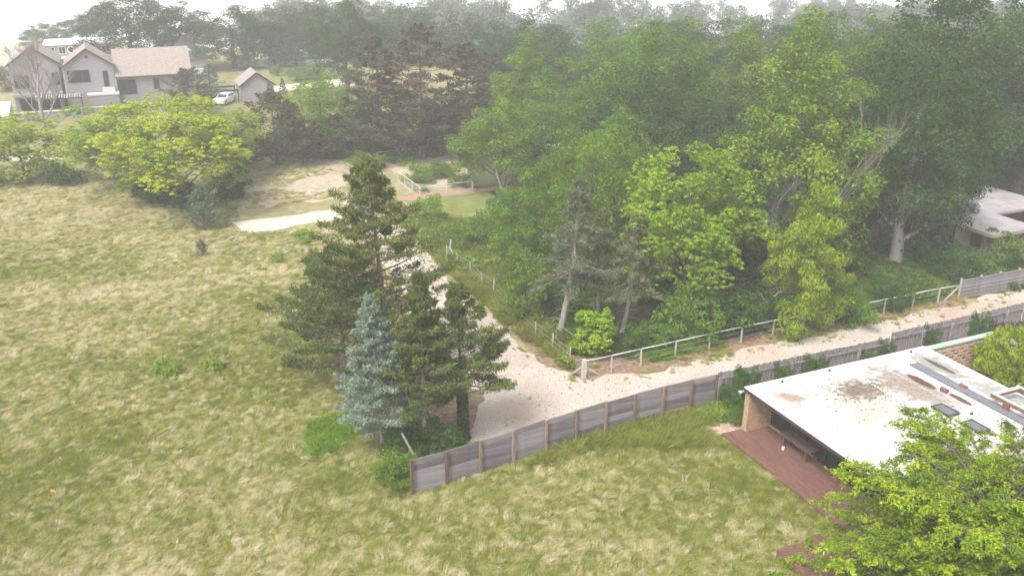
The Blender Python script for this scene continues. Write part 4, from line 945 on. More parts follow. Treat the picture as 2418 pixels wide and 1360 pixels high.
# --- behind them
G1 = 'green crowns of the wood'
for k, p, lab in (
    ('oak', (50.14, 86.88, 15.71, 6.71), 'dark oak behind the grey roofed house at the right edge'),
    ('oak', (39.64, 83.09, 19.67, 7.71), 'tallest oak of the wood, its top cut by the upper edge'),
    ('oak2', (48.59, 89.31, 11.49, 5.48), 'dark oak directly behind the grey flat roof'),
    ('oak2', (31.75, 77.61, 12.42, 4.25), 'oak just left of the tallest one, behind the big leaning trunk'),
    ('maple', (32.01, 87.68, 15.95, 4.71), 'round crown between the poplar and the tallest oak'),
    ('oak2', (22.88, 80.27, 11.66, 4.2), 'crown directly left of the poplar top'),
    ('maple2', (23.39, 91.87, 15.56, 4.71), 'pointed crown high in the middle of the wood'),
    ('oak', (17.04, 77.61, 9.83, 4.46), 'broad crown above the bright drooping tree'),
    ('maple', (15.21, 89.31, 15.17, 5.22), 'tall bright crown left of the pointed one'),
    ('oak2', (12.84, 81.66, 11.63, 4.46), 'crown in the middle of the wood above the thin spruces'),
    ('maple2', (9.07, 76.34, 10.06, 4.03), 'crown right behind the pale feathery tree'),
    ('maple', (7.98, 91.0, 12.82, 4.92), 'yellowish crown in the left half of the wood'),
    ('poplar', (1.42, 94.56, 13.22, 3.54), 'slim pale tree at the left edge of the wood'),
    ('maple', (4.17, 84.57, 9.63, 4.03), 'crown between the slim pale tree and the feathery one'),
    ('oak', (34.62, 111.71, 12.36, 5.19), 'hazy crown behind the poplar'),
    ('oak', (24.43, 119.7, 12.58, 6.09), 'hazy crown behind the middle of the wood'),
    ('maple', (16.07, 125.63, 12.46, 6.38), 'hazy rounded crown behind the yellowish one'),
    ('oak2', (7.17, 125.63, 10.63, 5.53), 'hazy crown behind the slim pale tree'),
    ('oak', (49.32, 122.6, 12.58, 6.23), 'hazy crown left of the tallest oak'),
    ('oak', (25.86, 158.43, 9.45, 7.27), 'far crown in the fog above the tall bright one'),
    ('oak', (40.75, 156.07, 9.66, 7.52), 'far crown in the fog above the pointed one'),
    ('oak2', (17.27, 160.86, 7.95, 6.65), 'far crown in the fog in front of the white trimmed gable'),
    ('oak2', (5.88, 156.07, 9.12, 6.81), 'far crown in the fog right of the dark pines'),
    ('oak', (72.66, 135.64, 12.55, 7.49), 'far crown in the fog right of the tallest oak'),
    ('oak2', (49.47, 156.07, 10.35, 6.08), 'far crown in the fog below the white house at the right'),
    ('oak2', (-1.89, 139.31, 10.71, 6.42), 'far crown directly behind the dark pines')):
    tree(k, p, lab, G1)
# --- dark pines and bushes behind the garden and the sandy patch
G2 = 'dark conifers behind the garden'
for k, p, lab, c in (
    ('farpine', (-10.17, 101.42, 15.0, 5.89), 'tallest dark reddish pine behind the garden', (1.25, .95, .95)),
    ('farpine2', (-15.12, 102.05, 13.59, 4.52), 'dark pine left of the tallest one', (1.15, .95, 1)),
    ('farpine2', (-5.09, 102.05, 12.92, 4.52), 'dark pine right of the tallest one', (1.1, 1, 1.05)),
    ('farpine', (-2.29, 109.26, 11.16, 4.33), 'dark pine behind the slim pale tree', (1, 1, 1)),
    ('darkbush', (-12.05, 100.8, 7.8, 4.52), 'low dark conifer at the foot of the tallest dark pine', (1.1, 1, .9)),
    ('darkbush', (-6.65, 103.56, 6.4, 4.4), 'low dark conifer above the rear rail of the garden', (1, 1, 1)),
    ('darkbush', (-17.85, 100.8, 5.93, 3.58), 'low dark conifer at the corner of the sandy patch', (1, 1.05, 1)),
    ('darkbush', (-26.12, 97.98, 7.94, 3.94), 'dark bushy conifer right of the bright spreading tree', (1.2, 1, .9)),
    ('darkbush', (-23.46, 98.77, 4.9, 3.05), 'small dark conifer between the bushy one and the pale green tree', (1.2, 1, .95)),
    ('darkbush', (-29.23, 96.43, 4.67, 3.22), 'dark bush tucked behind the bright spreading tree', (1.1, 1, .9))):
    tree(k, p, lab, G2, 'pine_tree', color=c)
tree('maple', (-21.73, 102.05, 8.68, 3.96), 'pale green tree among the dark conifers', color=(1.2, 1.15, 1.1))
tree('oak2', (-26.47, 146.41, 13.23, 5.03), 'tall dark tree beside the far sand road', color=(.85, .9, 1))
# --- far left
G3 = 'hazy trees behind the shingled houses'
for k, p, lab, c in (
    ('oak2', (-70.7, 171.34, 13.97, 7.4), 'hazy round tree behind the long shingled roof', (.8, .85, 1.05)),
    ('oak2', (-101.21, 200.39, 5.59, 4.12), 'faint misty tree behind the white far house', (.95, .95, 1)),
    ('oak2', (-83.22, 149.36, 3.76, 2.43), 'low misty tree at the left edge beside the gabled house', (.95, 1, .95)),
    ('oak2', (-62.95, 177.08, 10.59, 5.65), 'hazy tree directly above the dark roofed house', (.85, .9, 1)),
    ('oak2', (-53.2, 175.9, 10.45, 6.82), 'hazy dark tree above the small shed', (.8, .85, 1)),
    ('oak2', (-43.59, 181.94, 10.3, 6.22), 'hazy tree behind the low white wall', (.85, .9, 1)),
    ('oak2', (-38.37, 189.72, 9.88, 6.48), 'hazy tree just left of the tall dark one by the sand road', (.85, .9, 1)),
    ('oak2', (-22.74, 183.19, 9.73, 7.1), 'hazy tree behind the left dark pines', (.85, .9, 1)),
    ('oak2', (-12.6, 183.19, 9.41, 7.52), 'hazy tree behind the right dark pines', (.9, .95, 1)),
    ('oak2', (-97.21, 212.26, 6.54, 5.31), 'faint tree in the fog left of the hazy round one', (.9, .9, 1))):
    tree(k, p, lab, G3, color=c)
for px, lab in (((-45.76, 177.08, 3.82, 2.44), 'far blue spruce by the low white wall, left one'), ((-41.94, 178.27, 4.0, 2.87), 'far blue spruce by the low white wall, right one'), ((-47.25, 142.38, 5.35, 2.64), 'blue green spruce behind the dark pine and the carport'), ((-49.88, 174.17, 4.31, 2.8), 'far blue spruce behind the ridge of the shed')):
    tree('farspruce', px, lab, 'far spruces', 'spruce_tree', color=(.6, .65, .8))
tree('darkbush', (-46.27, 129.46, 6.16, 3.47), 'dark pine in front of the end of the shingled wing', name='pine_tree', color=(1, 1.1, 1))
for px, lab in (((-33.37, 132.14, 4.59, 1.23), 'thin young conifer right of the shed'), ((-35.79, 133.87, 4.03, 0.94), 'slim young conifer at the shed corner')):
    tree('farspruce', px, lab, name='spruce_tree', color=(.55, .55, .4))
for px, lab in (((-37.46, 159.88, 2.33, 2.22), 'round bush on the far meadow, left one'), ((-42.65, 165.95, 1.88, 1.07), 'dark small bush by the low white wall'), ((-34.89, 161.86, 1.7, 1.88), 'pale bush on the far meadow by the sand road')):
    tree('shrub', px, lab, 'bushes on the far meadow', 'bush', 'bush')
# bright spreading trees on the left
tree('sumac', (-31.25, 81.38, 9.6, 6.22), 'bright green spreading tree with flat layered leaves in front of the shingled wing', name='spreading_tree', color=(1.25, 1.15, .8))
tree('sumac', (-40.7, 89.31, 7.7, 3.72), 'spreading tree behind and left of the largest bright one', name='spreading_tree', color=(.95, 1, 1))
tree('sumacbush', (-50.83, 91.34, 6.46, 4.25), 'bright bushy tree at the left edge beside the bare tree', name='spreading_tree', color=(1.1, 1.05, .8))
tree('sumac', (-29.49, 91.0, 6.96, 3.25), 'right hand spreading tree next to the dark bushy conifer', name='spreading_tree', color=(1, 1, .95))
for px, lab in (((-30.65, 81.38, 2.54, 1.78), 'low leafy bush at the foot of the spreading tree'), ((-33.67, 83.09, 2.5, 2.22), 'low bush left of the spreading tree trunk'), ((-27.4, 84.57, 2.95, 1.84), 'low green bush right of the spreading tree trunk'), ((-46.06, 89.65, 2.35, 1.73), 'low bush below the bare tree')):
    tree('shrub2', px, lab, 'low bushes under the spreading trees', 'bush', 'bush', color=(1.3, 1.25, 1))
tree('juniper', (-26.68, 74.5, 3.87, 1.28), 'small grey green upright conifer alone in the dune grass', name='juniper', color=(.62, .72, .45))
tree('juniper', (-24.74, 67.77, 1.36, 0.41), 'tiny dark sprig of a conifer standing in the dune grass', name='juniper', color=(.5, .5, .35))

# bare trees
plant('bare_tree', 'leafless tree with fine upright twigs in front of the left gabled house', 'tree', (-57.07, 109.74), None, bare_tree(31, 12.2, .62, .27, depth=4, lean=(-.18, 0), up=.9, first=.22, bark=M['deadwood'], kids=7))
plant('bare_tree', 'dead grey tree with fine bare branches above the yellow green tree', 'tree', (20.2, 58.64), None, bare_tree(32, 13.6, .36, .085, depth=4, lean=(-.02, 0), up=1.1, first=.42, bark=M['deadwood'], kids=5))
plant('bare_tree', 'smaller dead tree with spreading grey branches left of the yellow green tree', 'tree', (18.88, 59.28), None, bare_tree(33, 9.2, .65, .06, depth=4, lean=(-.05, 0), first=.45, bark=M['deadwood'], kids=4))
plant('bare_tree', 'grey leafless shrub beside the garden gate', 'tree', (-0.61, 83.09), None, bare_tree(34, 4.5, .9, .14, depth=3, first=.25, bark=M['greybark']))
fb = MB(); fb.tube([(0, 0, .15), (1.0, .35, .5), (2.0, .8, 1.05), (2.6, 1.2, 1.2)], [.10, .09, .07, .03], 6); fb.tube([(1.0, .35, .5), (.7, .7, 1.0), (.4, .9, 1.15)], [.05, .03, .01], 4); fb.tube([(2.0, .8, 1.05), (1.7, .9, 1.6)], [.04, .01], 4)
tag(fb.build('fallen_branch', M['greybark'], None, (*(16.4, 56.58), 0), smooth=True), 'pale fallen branch lying propped in the undergrowth behind the rail fence', 'branch')

# --- conifers in the middle
def place(cm, tm, xy, name, label, **kw): return plant(name, label, 'tree', (*xy, 0), cm, tm, **kw)
def lean_axis(zs, xs): return lambda z: (float(np.interp(z, zs, xs)), 0.0)
c, t_ = conifer('crown', 41, 13.0, 3.5, 2.6, LM['pine'], M['pinebark'], .24, nbr=170, per=400, needle=.25, asp=.2, prof='broad', rise=.14, curve=.16, fan=.42, s0=.3, jitter=.36, gap=.2, thin=(3.2, 7.6, .6), axis=lean_axis([0, 5, 13], [.1, 0, -.45]))
place(c, t_, (-7.3, 47.0), 'pine_tree', 'tallest pine at the bend of the drive, its bare reddish trunk showing', color=(1.2, 1.15, .9))
c, t_ = conifer('crown', 42, 8.2, 3.6, .5, LM['pine'], M['pinebark'], .17, nbr=88, per=420, needle=.25, asp=.2, prof='broad', rise=.25, curve=.1, fan=.36, jitter=.4)
place(c, t_, (-9.6, 46.2), 'pine_tree', 'broad dark pine growing low left of the tallest pine', color=(.75, .85, .8))
c, t_ = conifer('crown', 43, 8.2, 2.2, 1.1, LM['blue'], M['greybark'], .13, nbr=130, per=400, needle=.16, asp=.26, prof='spruce', rise=.02, curve=.14, fan=.36, s0=.15, jitter=.2, axis=lean_axis([0, 8], [0, -.25]))
place(c, t_, (-6.51, 39.32), 'blue_spruce', 'blue green spruce with a neat cone shape in the group at the fence end')
c, t_ = conifer('crown', 44, 9.3, 2.3, 2.0, LM['pine'], M['greybark'], .15, nbr=92, per=430, needle=.25, asp=.2, prof='pine2', rise=.2, curve=.12, fan=.34, jitter=.35)
place(c, t_, (-4.35, 39.3), 'pine_tree', 'middle pine of the group between the blue spruce and the ivy clad pine', color=(.88, .95, .85))
c, t_ = conifer('crown', 45, 8.4, 3.1, 2.5, LM['pine'], M['bark'], .15, nbr=64, per=460, needle=.25, asp=.2, prof='pine2', rise=.16, curve=.16, fan=.3, jitter=.45, gap=.25, axis=lean_axis([0, 8], [0, -.2]))
p3 = place(c, t_, (-2.45, 39.95), 'pine_tree', 'right hand pine of the group with its trunk wrapped in ivy', color=(.92, .98, .8))
rv = np.random.default_rng(5); n = 1300; zz = 2.6 * rv.random(n); aa = rv.random(n) * 6.28; dd = np.stack([np.cos(aa), np.sin(aa), 0 * aa], 1)
V = leaf_quads(dd * (.22 + .08 * rv.random((n, 1))) + np.stack([0 * zz - .06 * zz / 3, 0 * zz, zz], 1), unit(dd + .5 * rv.normal(size=(n, 3))), np.array([0, 0, -1.]) + .6 * rv.normal(size=(n, 3)), .13 * (.7 + .6 * rv.random(n)), .8)
obj('ivy', quads_mesh('ivy', V, rv.random(n), LM['oak']), None, p3)
# thin leaning spruces by the rail fence
c, t_ = conifer('crown', 51, 10.6, 2.5, 3.9, LM['sick'], M['greybark'], .24, nbr=105, per=200, needle=.24, asp=.2, prof='spruce', rise=-.12, curve=-.08, fan=.3, jitter=.4, gap=.2, axis=lean_axis([0, 1.55, 3.56, 5.24, 6.88, 8.48, 10.6], [0, .3, .62, .79, .96, 1.02, 1.11]), dead=14)
place(c, t_, (2.93, 51.89), 'thin_spruce', 'tallest thin spruce with a pale curved trunk leaning by the rail fence', color=(.95, 1, 1))
c, t_ = conifer('crown', 52, 8.2, 1.6, 3.2, LM['sick'], M['greybark'], .16, nbr=85, per=200, needle=.23, asp=.2, prof='spruce', rise=-.08, curve=-.08, fan=.3, jitter=.4, axis=lean_axis([0, 8], [0, .27]), dead=6)
place(c, t_, (5.5, 53.6), 'thin_spruce', 'middle thin spruce with a straight slender trunk', color=(1.1, 1.15, .85))
c, t_ = conifer('crown', 53, 8.1, 1.85, 2.8, LM['sick'], M['greybark'], .17, nbr=88, per=230, needle=.23, asp=.2, prof='spruce', rise=-.1, curve=-.08, fan=.32, jitter=.38, axis=lean_axis([0, 1.96, 4.3, 7.9], [0, .33, .49, .54]), dead=7)
place(c, t_, (7.1, 52.9), 'thin_spruce', 'right hand thin spruce whose trunk leans from the left', color=(1.15, 1.15, 1))

# --- shrubs
tree('bushy', (5.09, 49.73, 2.96, 1.09), 'bright yellow green bush with large leaves beside the tallest thin spruce', name='bush', cat='bush')
tree('bushy', (4.42, 50.09, 0.92, 0.78), 'low bright seedling just left of the bright large leaved bush', name='bush', cat='bush', color=(.9, .9, .9))
G4 = 'shrubs behind the rail fence'
for k, p, lab, c in (
    ('shrub', (3.27, 52.08, 1.03, 1.08), 'green shrub left of the leaning spruce trunk', (1, 1, .8)),
    ('shrub2', (6.97, 50.21, 1.29, 1.3), 'dark shrub right of the bright large leaved bush', (1.1, 1.2, .9)),
    ('shrub', (8.93, 51.13, 1.37, 1.72), 'shrub in front of the right hand thin spruce', (.85, .95, .8)),
    ('shrub', (11.1, 52.08, 3.2, 2.0), 'tall shrub below the bright drooping tree', (.95, 1.05, .9)),
    ('shrub2', (13.47, 53.07, 2.81, 2.04), 'dark shrub in front of the fallen branch', (1.3, 1.4, 1)),
    ('shrub2', (15.78, 54.08, 2.11, 1.66), 'shrub right of the fallen branch', (1.2, 1.3, 1)),
    ('shrub', (22.39, 54.63, 2.03, 1.54), 'shrub spilling over the rail right of the yellow green tree', (.8, .95, .8)),
    ('shrub2', (26.03, 57.1, 2.28, 1.3), 'leafy shrub in the ivy below the big oak', (1.4, 1.5, 1.1)),
    ('shrub2', (32.78, 61.95, 2.59, 1.55), 'round dark shrub by the path to the grey roofed house', (1.2, 1.4, 1)),
    ('shrub', (38.56, 65.89, 2.53, 1.8), 'large shrub covering the corner of the grey roofed house', (.9, .95, .7)),
    ('shrub', (34.63, 63.55, 1.7, 1.75), 'shrub between the round dark one and the corner shrub', (.8, .9, .7)),
    ('shrub2', (32.15, 64.47, 2.22, 1.29), 'low shrub beside the leaning oak trunk', (1.1, 1.3, 1)),
    ('shrub2', (10.79, 57.71, 3.13, 1.75), 'dark shrub deep between the thin spruces and the drooping tree', (.9, 1, .8)),
    ('shrub2', (18.52, 64.47, 3.4, 2.41), 'dark shrub in the shade behind the smaller dead tree', (.9, 1, .9)),
    ('shrub', (0.89, 55.84, 3.21, 1.7), 'shrub behind the thin stakes by the drive', (1.05, 1.05, .9)),
    ('shrub2', (7.2, 60.09, 1.63, 1.37), 'dark shrub between the trunks of the thin spruces', (.9, 1, .8))):
    tree(k, p, lab, G4, 'shrub', 'shrub', color=c)
for k, p, lab, c in (
    ('shrub', (-7.6, 77.61, 2.05, 1.33), 'bright young bush on the lawn below the garden corner', (1.6, 1.5, 1.1)),
    ('shrub', (-4.29, 69.43, 1.63, 1.21), 'round bush in the meadow left of the wood', (1, 1, .8)),
    ('shrub', (-2.07, 70.5, 2.56, 2.09), 'bush at the meadow edge of the wood', (1, 1.05, .9)),
    ('shrub2', (-0.15, 75.1, 3.07, 1.84), 'dark bush where the lawn meets the wood', (1.5, 1.6, 1.2)),
    ('shrub', (-7.36, 92.75, 1.6, 1.23), 'round bush in the garden bed', (.9, 1, .8)),
    ('shrub', (-5.16, 89.31, 1.24, 1.19), 'bush behind the front rail of the garden', (.8, .9, .8)),
    ('shrub', (-9.18, 90.66, 1.21, 1.31), 'grey green bush at the left of the garden bed', (.9, 1, 1.1)),
    ('shrub', (-15.75, 96.43, 1.65, 1.85), 'bush behind the top of the tallest pine', (1.1, 1.1, .9))):
    tree(k, p, lab, 'bushes of the garden and meadow', 'bush', 'bush', color=c)
tree('yew', (27.96, 45.32, 3.63, 1.77), 'large clipped yellow green shrub against the pierced brick wall', name='shrub', cat='shrub', color=(1.25, 1.25, 1))
tree('redbush', (31.06, 50.21, 1.86, 1.04), 'red brown shrub by the picket fence behind the large yellow green one', name='shrub', cat='shrub')
tree('redbush', (30.43, 51.32, 1.28, 0.8), 'smaller red brown shrub at the foot of the picket fence', name='shrub', cat='shrub')
G5 = 'climbers on the picket fence'
for (x, y, w, h, lab) in ((1752, 905, 62, 2.2, 'thick creeper on the picket fence beside the corner of the white roof'), (1836, 880, 40, 1.9, 'creeper on the picket fence, second from the roof corner'), (1912, 868, 62, 2.0, 'wide creeper on the picket fence above the white roof'),
                          (2035, 850, 36, 1.6, 'narrow pointed climber on the picket fence'), (2078, 838, 44, 2.0, 'pointed climber right of the narrow one'), (2185, 815, 48, 2.3, 'tall climber on the picket fence where its top steps up'), (2300, 785, 60, 2.4, 'dark climber on the picket fence above the green coping')):
    # find the spot on the fence line by its horizontal position
    best = min(((abs(1209 + 2120 * X / (Y * .9304 + 23 * .3665) - x), (X, Y)) for X, Y in [(KF[0][0] + (KF[2][0] - KF[0][0]) * s / 400, KF[0][1] + (KF[2][1] - KF[0][1]) * s / 400) for s in range(401)]))[1]
    c, tk, H, Rr = K['shrub2']
    plant('climber', lab, 'climber', (best[0] + .16, best[1] - .42, 0), c, tk, (w / 125, .26, h / H * .92), R(23.5), (1.6, 1.7, 1.1), G5)
tree('shrub2', (12.15, 43.16, 1.48, 0.92), 'low green shrub in the corner of plank fence and brick house', name='shrub', cat='shrub', color=(1.6, 1.7, 1))
tree('shrub', (11.76, 41.21, 0.93, 0.44), 'small clump of leaves at the foot of the brick fin', name='shrub', cat='shrub', color=(.8, .9, .7))
tree('shrub', (-5.46, 35.93, 1.11, 1.04), 'leafy green bush left of the near end of the plank fence', name='shrub', cat='shrub', color=(.85, .92, .7))
tree('shrub2', (-3.54, 38.33, 1.56, 1.14), 'low dark bush behind the plank fence under the pines', name='shrub', cat='shrub', color=(1.3, 1.4, 1))
tree('shrub2', (-5.29, 38.92, 1.45, 0.95), 'low dark bush between the blue spruce and the middle pine trunks', name='shrub', cat='shrub', color=(1.3, 1.4, 1))

# --- the near tree over the deck
def near_tree():
    r = np.random.default_rng(61); Ht = 8.4; b = MB(); rb = random.Random(61)
    b.tube([(0, 0, -.1), (0, 0, .3), (.05, .1, 1.6), (-.1, .15, 3.0), (0, .1, 4.4)], [.27, .22, .18, .15, .09], 8)
    P_, N_, T_, S_, C_ = [], [], [], [], []
    for i in range(84):
        t = min(i, 66) / 66; z0 = 1.5 + 3.6 * t; a = i * 2.399 + rb.uniform(-.3, .3); L = (6.3 - 2.6 * t) * rb.uniform(.7, 1.08); rise = .14 + .80 * t ** 1.3 + rb.uniform(-.12, .14)
        if i > 66: L = rb.uniform(1.3, 2.6); rise = rb.uniform(.7, 1.5)
        dh = np.array([math.cos(a), math.sin(a), 0]); s = np.linspace(0, 1, 6); base = np.array([0, .1, z0])
        path = base + dh * (L * s)[:, None] + np.array([0, 0, 1.]) * (L * (rise * s * 1.5 - .62 * rise * s ** 2 - .10 * s ** 3))[:, None]
        b.tube([tuple(q) for q in path], [.05, .04, .03, .022, .015, .008], 4, False)
        lat = np.array([-dh[1], dh[0], 0])
        for j in range(16):
            sj = .10 + .90 * (j + rb.random()) / 16; p0 = np.array([np.interp(sj, s, path[:, k]) for k in range(3)])
            side = (1 if j % 2 else -1); ld = unit(dh * .75 + lat * side * rb.uniform(.3, .95) + np.array([0, 0, rb.uniform(-.05, .35)])); l2 = (1.65 - .8 * sj) * rb.uniform(.6, 1.1)
            b.tube([tuple(p0), tuple(p0 + ld * l2 * .6 + np.array([0, 0, .05])), tuple(p0 + ld * l2 - np.array([0, 0, .16 * l2]))], [.018, .012, .005], 3, False)
            ct = .42 + .6 * (rb.random() - .5)
            for k in range(7):
                q = p0 + ld * l2 * (.2 + .8 * (k + rb.random()) / 7) - np.array([0, 0, .13 * l2 * (k / 7) ** 2]); sd = unit(ld * .8 + np.cross(ld, [0, 0, 1]) * rb.uniform(-1, 1) + np.array([0, 0, rb.uniform(-.35, .2)])); n = 21; f = r.random(n); sg = np.where(r.random(n) < .5, -1, 1)[:, None]
                w = unit(np.cross(sd, [0, 0, 1]))
                P_.append(q + sd * (f * .42)[:, None] + w * sg * .055 + .035 * r.normal(size=(n, 3)) - np.array([0, 0, 1.]) * (.10 * f ** 2)[:, None]); T_.append(sd * .7 + w * sg * .9 + .25 * r.normal(size=(n, 3)) + [0, 0, -.25]); N_.append(unit(np.array([0, 0, 1.]) + .55 * r.normal(size=(n, 3)))); S_.append(.125 * (.7 + .6 * r.random(n))); C_.append(ct + .4 * (r.random(n) - .5) + .12 * (f - .5))
    for k in range(330):
        d = unit(r.normal(size=3) + [0, 0, .7]); q = np.array([d[0] * 3.6, d[1] * 3.6, 3.9 + d[2] * 3.0]) * [1, 1, 1] * (1 if k % 3 else .85); ld = unit(d * [1, 1, .2] + .5 * r.normal(size=3)); ct = .40 + .6 * (rb.random() - .5); w = unit(np.cross(ld, [0, 0, 1]))
        for m in range(4):
            n = 21; f = r.random(n); sg = np.where(r.random(n) < .5, -1, 1)[:, None]; sd = unit(ld + .6 * r.normal(size=3)); w = unit(np.cross(sd, [0, 0, 1]))
            P_.append(q + .2 * r.normal(size=3) + sd * (f * .45)[:, None] + w * sg * .055 + .03 * r.normal(size=(n, 3)) - np.array([0, 0, 1.]) * (.12 * f ** 2)[:, None]); T_.append(sd * .7 + w * sg * .9 + .25 * r.normal(size=(n, 3)) + [0, 0, -.25]); N_.append(unit(np.array([0, 0, 1.]) + .55 * r.normal(size=(n, 3)))); S_.append(.125 * (.7 + .6 * r.random(n))); C_.append(ct + .4 * (r.random(n) - .5) + .12 * (f - .5))
    V = leaf_quads(np.concatenate(P_), np.concatenate(N_), np.concatenate(T_), np.concatenate(S_), .42)
    cm = quads_mesh('crown', V, np.clip(np.concatenate(C_), 0, 1), LM['bright']); tm = b.mesh('trunk', True); tm.materials.append(M['bark'])
    place(cm, tm, (16.6, 25.6), 'broadleaf_tree', 'near bright green tree with fine drooping leaves covering the deck and roof', color=(1.12, 1.02, .6), rotz=.7)
near_tree()

# ------------------------------------------------------------------ grass and ground cover (stuff)
BIG = [(-95, 24), (-95, 96), (40, 96), (40, 24)]
FIELD = [(-127.03, 97.39), (-49.39, 96.81), (-34.2, 89.31), (-28.13, 89.31), (-24.95, 77.61), (-23.19, 73.9), (-20.08, 73.9), (-16.58, 76.59), (-14.75, 72.74), (-10.67, 64.47), (-6.72, 52.08), (-4.6, 43.25), (-3.22, 39.73)] + [(-4.5, 35.1)] + PF + [(12.35, 42.56), (11.06, 41.87), (9.62, 41.43)] + [tuple(hw(-1.25, .1)[:2]), tuple(hw(-1.25, -8.6)[:2]), tuple(hw(-4.95, -8.8)[:2]), tuple(hw(-4.95, -20)[:2])] + [(10, 19), (-60, 19), (-120, 60)]
def sample(poly, n, seed):
    g = np.random.default_rng(seed); A = np.asarray(poly); lo, hi = A.min(0), A.max(0); P_ = lo + (hi - lo) * g.random((n, 2)); return P_[pip(P_, poly)]
def cull(P_, m=1.12):
    d = P_[:, 1] * .9304 + 24 * .3665; u = P_[:, 0] / d; return P_[(np.abs(u) < .570 * m + .03)]
tufts = [tuft_mesh('tuft_%d' % i, 70 + i, 60, .60, .22, .75, .024, LM['grass'], .7) for i in range(5)]
strap = [tuft_mesh('strap_%d' % i, 86 + i, 40, .62, .2, .3, .05, LM['strap'], 1.1) for i in range(3)]
upright = [tuft_mesh('clump_%d' % i, 80 + i, 52, .62, .18, .25, .032, LM['grass'], .9) for i in range(3)]
def grass(name, P_, gt, protos, s=1.0, wind=.55, wj=.6, sj=.35, seed=1):
    g = np.random.default_rng(seed); n = len(P_); rot = np.zeros((n, 3)); rot[:, 2] = wind + wj * g.normal(size=n); rot[:, 0] = .12 * g.normal(size=n); rot[:, 1] = .12 * g.normal(size=n)
    sc = s * (1 - sj + 2 * sj * g.random(n)) * np.where(g.random(n) < .04, 1.5, 1) * (1 + .25 * np.clip((P_[:, 1] - 45) / 45, 0, 1))
    return scatter(name, np.concatenate([P_, np.zeros((n, 1))], 1), rot, sc, gt, protos)
def field():
    # three bands, thinner with distance
    P_ = cull(sample(FIELD, 850000, 3)); g = np.random.default_rng(4)
    keep = g.random(len(P_)) < np.where(P_[:, 1] < 42, 1.0, np.where(P_[:, 1] < 62, .62, .42)); P_ = P_[keep]
    P_ = P_[~pip(P_, PAD) & ~pip(P_, GRAVEL) & (segdist(P_, PAD + PAD[:1]) > .35)]
    n0, n1, n2, n3 = vnoise(P_, 13, 1), vnoise(P_, 4.0, 2), vnoise(P_ * [1.0, .8], .95, 3), vnoise(P_, .42, 6)
    tr = np.minimum(segdist(P_, [(-39.08, 53.74), (-34.92, 56.36), (-30.26, 58.88), (-24.14, 60.26), (-15.95, 61.95)]), segdist(P_, [(-41.3, 57.33), (-36.47, 59.28), (-30.8, 60.09), (-24.82, 62.21), (-16.51, 64.47), (-14.94, 66.38)]))
    fd = segdist(P_, PF); ll = np.exp(-((P_[:, 0] + 9) / 9) ** 2 - ((P_[:, 1] - 55) / 9) ** 2)
    gt = .40 + .40 * (n0 - .5) + .34 * (n1 - .5) + .32 * (n2 - .5) + .36 * (n3 - .5) - .36 * np.exp(-fd / 2.0) + .22 * np.exp(-(tr / .45) ** 2) - .12 * ll + .36 * g.normal(size=len(P_))
    gt += .10 * np.clip((P_[:, 1] - 48) / 25, 0, 1)
    rt_ = np.exp(-((P_[:, 0] - 9.5) / 6) ** 2 - ((P_[:, 1] - 36.5) / 6) ** 2); gt -= .30 * rt_
    clear = (n3 * .6 + n2 * .4) > .16 - .1 * (P_[:, 1] < 40)
    gt = np.clip(gt + .02, .0, 1); P_, gt = P_[clear], gt[clear]
    print('dune tufts', len(P_))
    grass('dune_grass', P_, gt, tufts, s=.49, wind=.6, wj=1.0, seed=11)
field()
MEADOW = [(-10.09, 77.61), (-7.66, 78.26), (-4.16, 77.61), (-0.72, 76.34), (0.78, 75.1), (1.03, 66.38), (1.47, 56.21), (2.7, 51.45), (3.42, 47.88), (2.11, 49.91), (-0.39, 54.08), (-3.37, 60.93), (-6.46, 68.38), (-9.31, 75.72)]
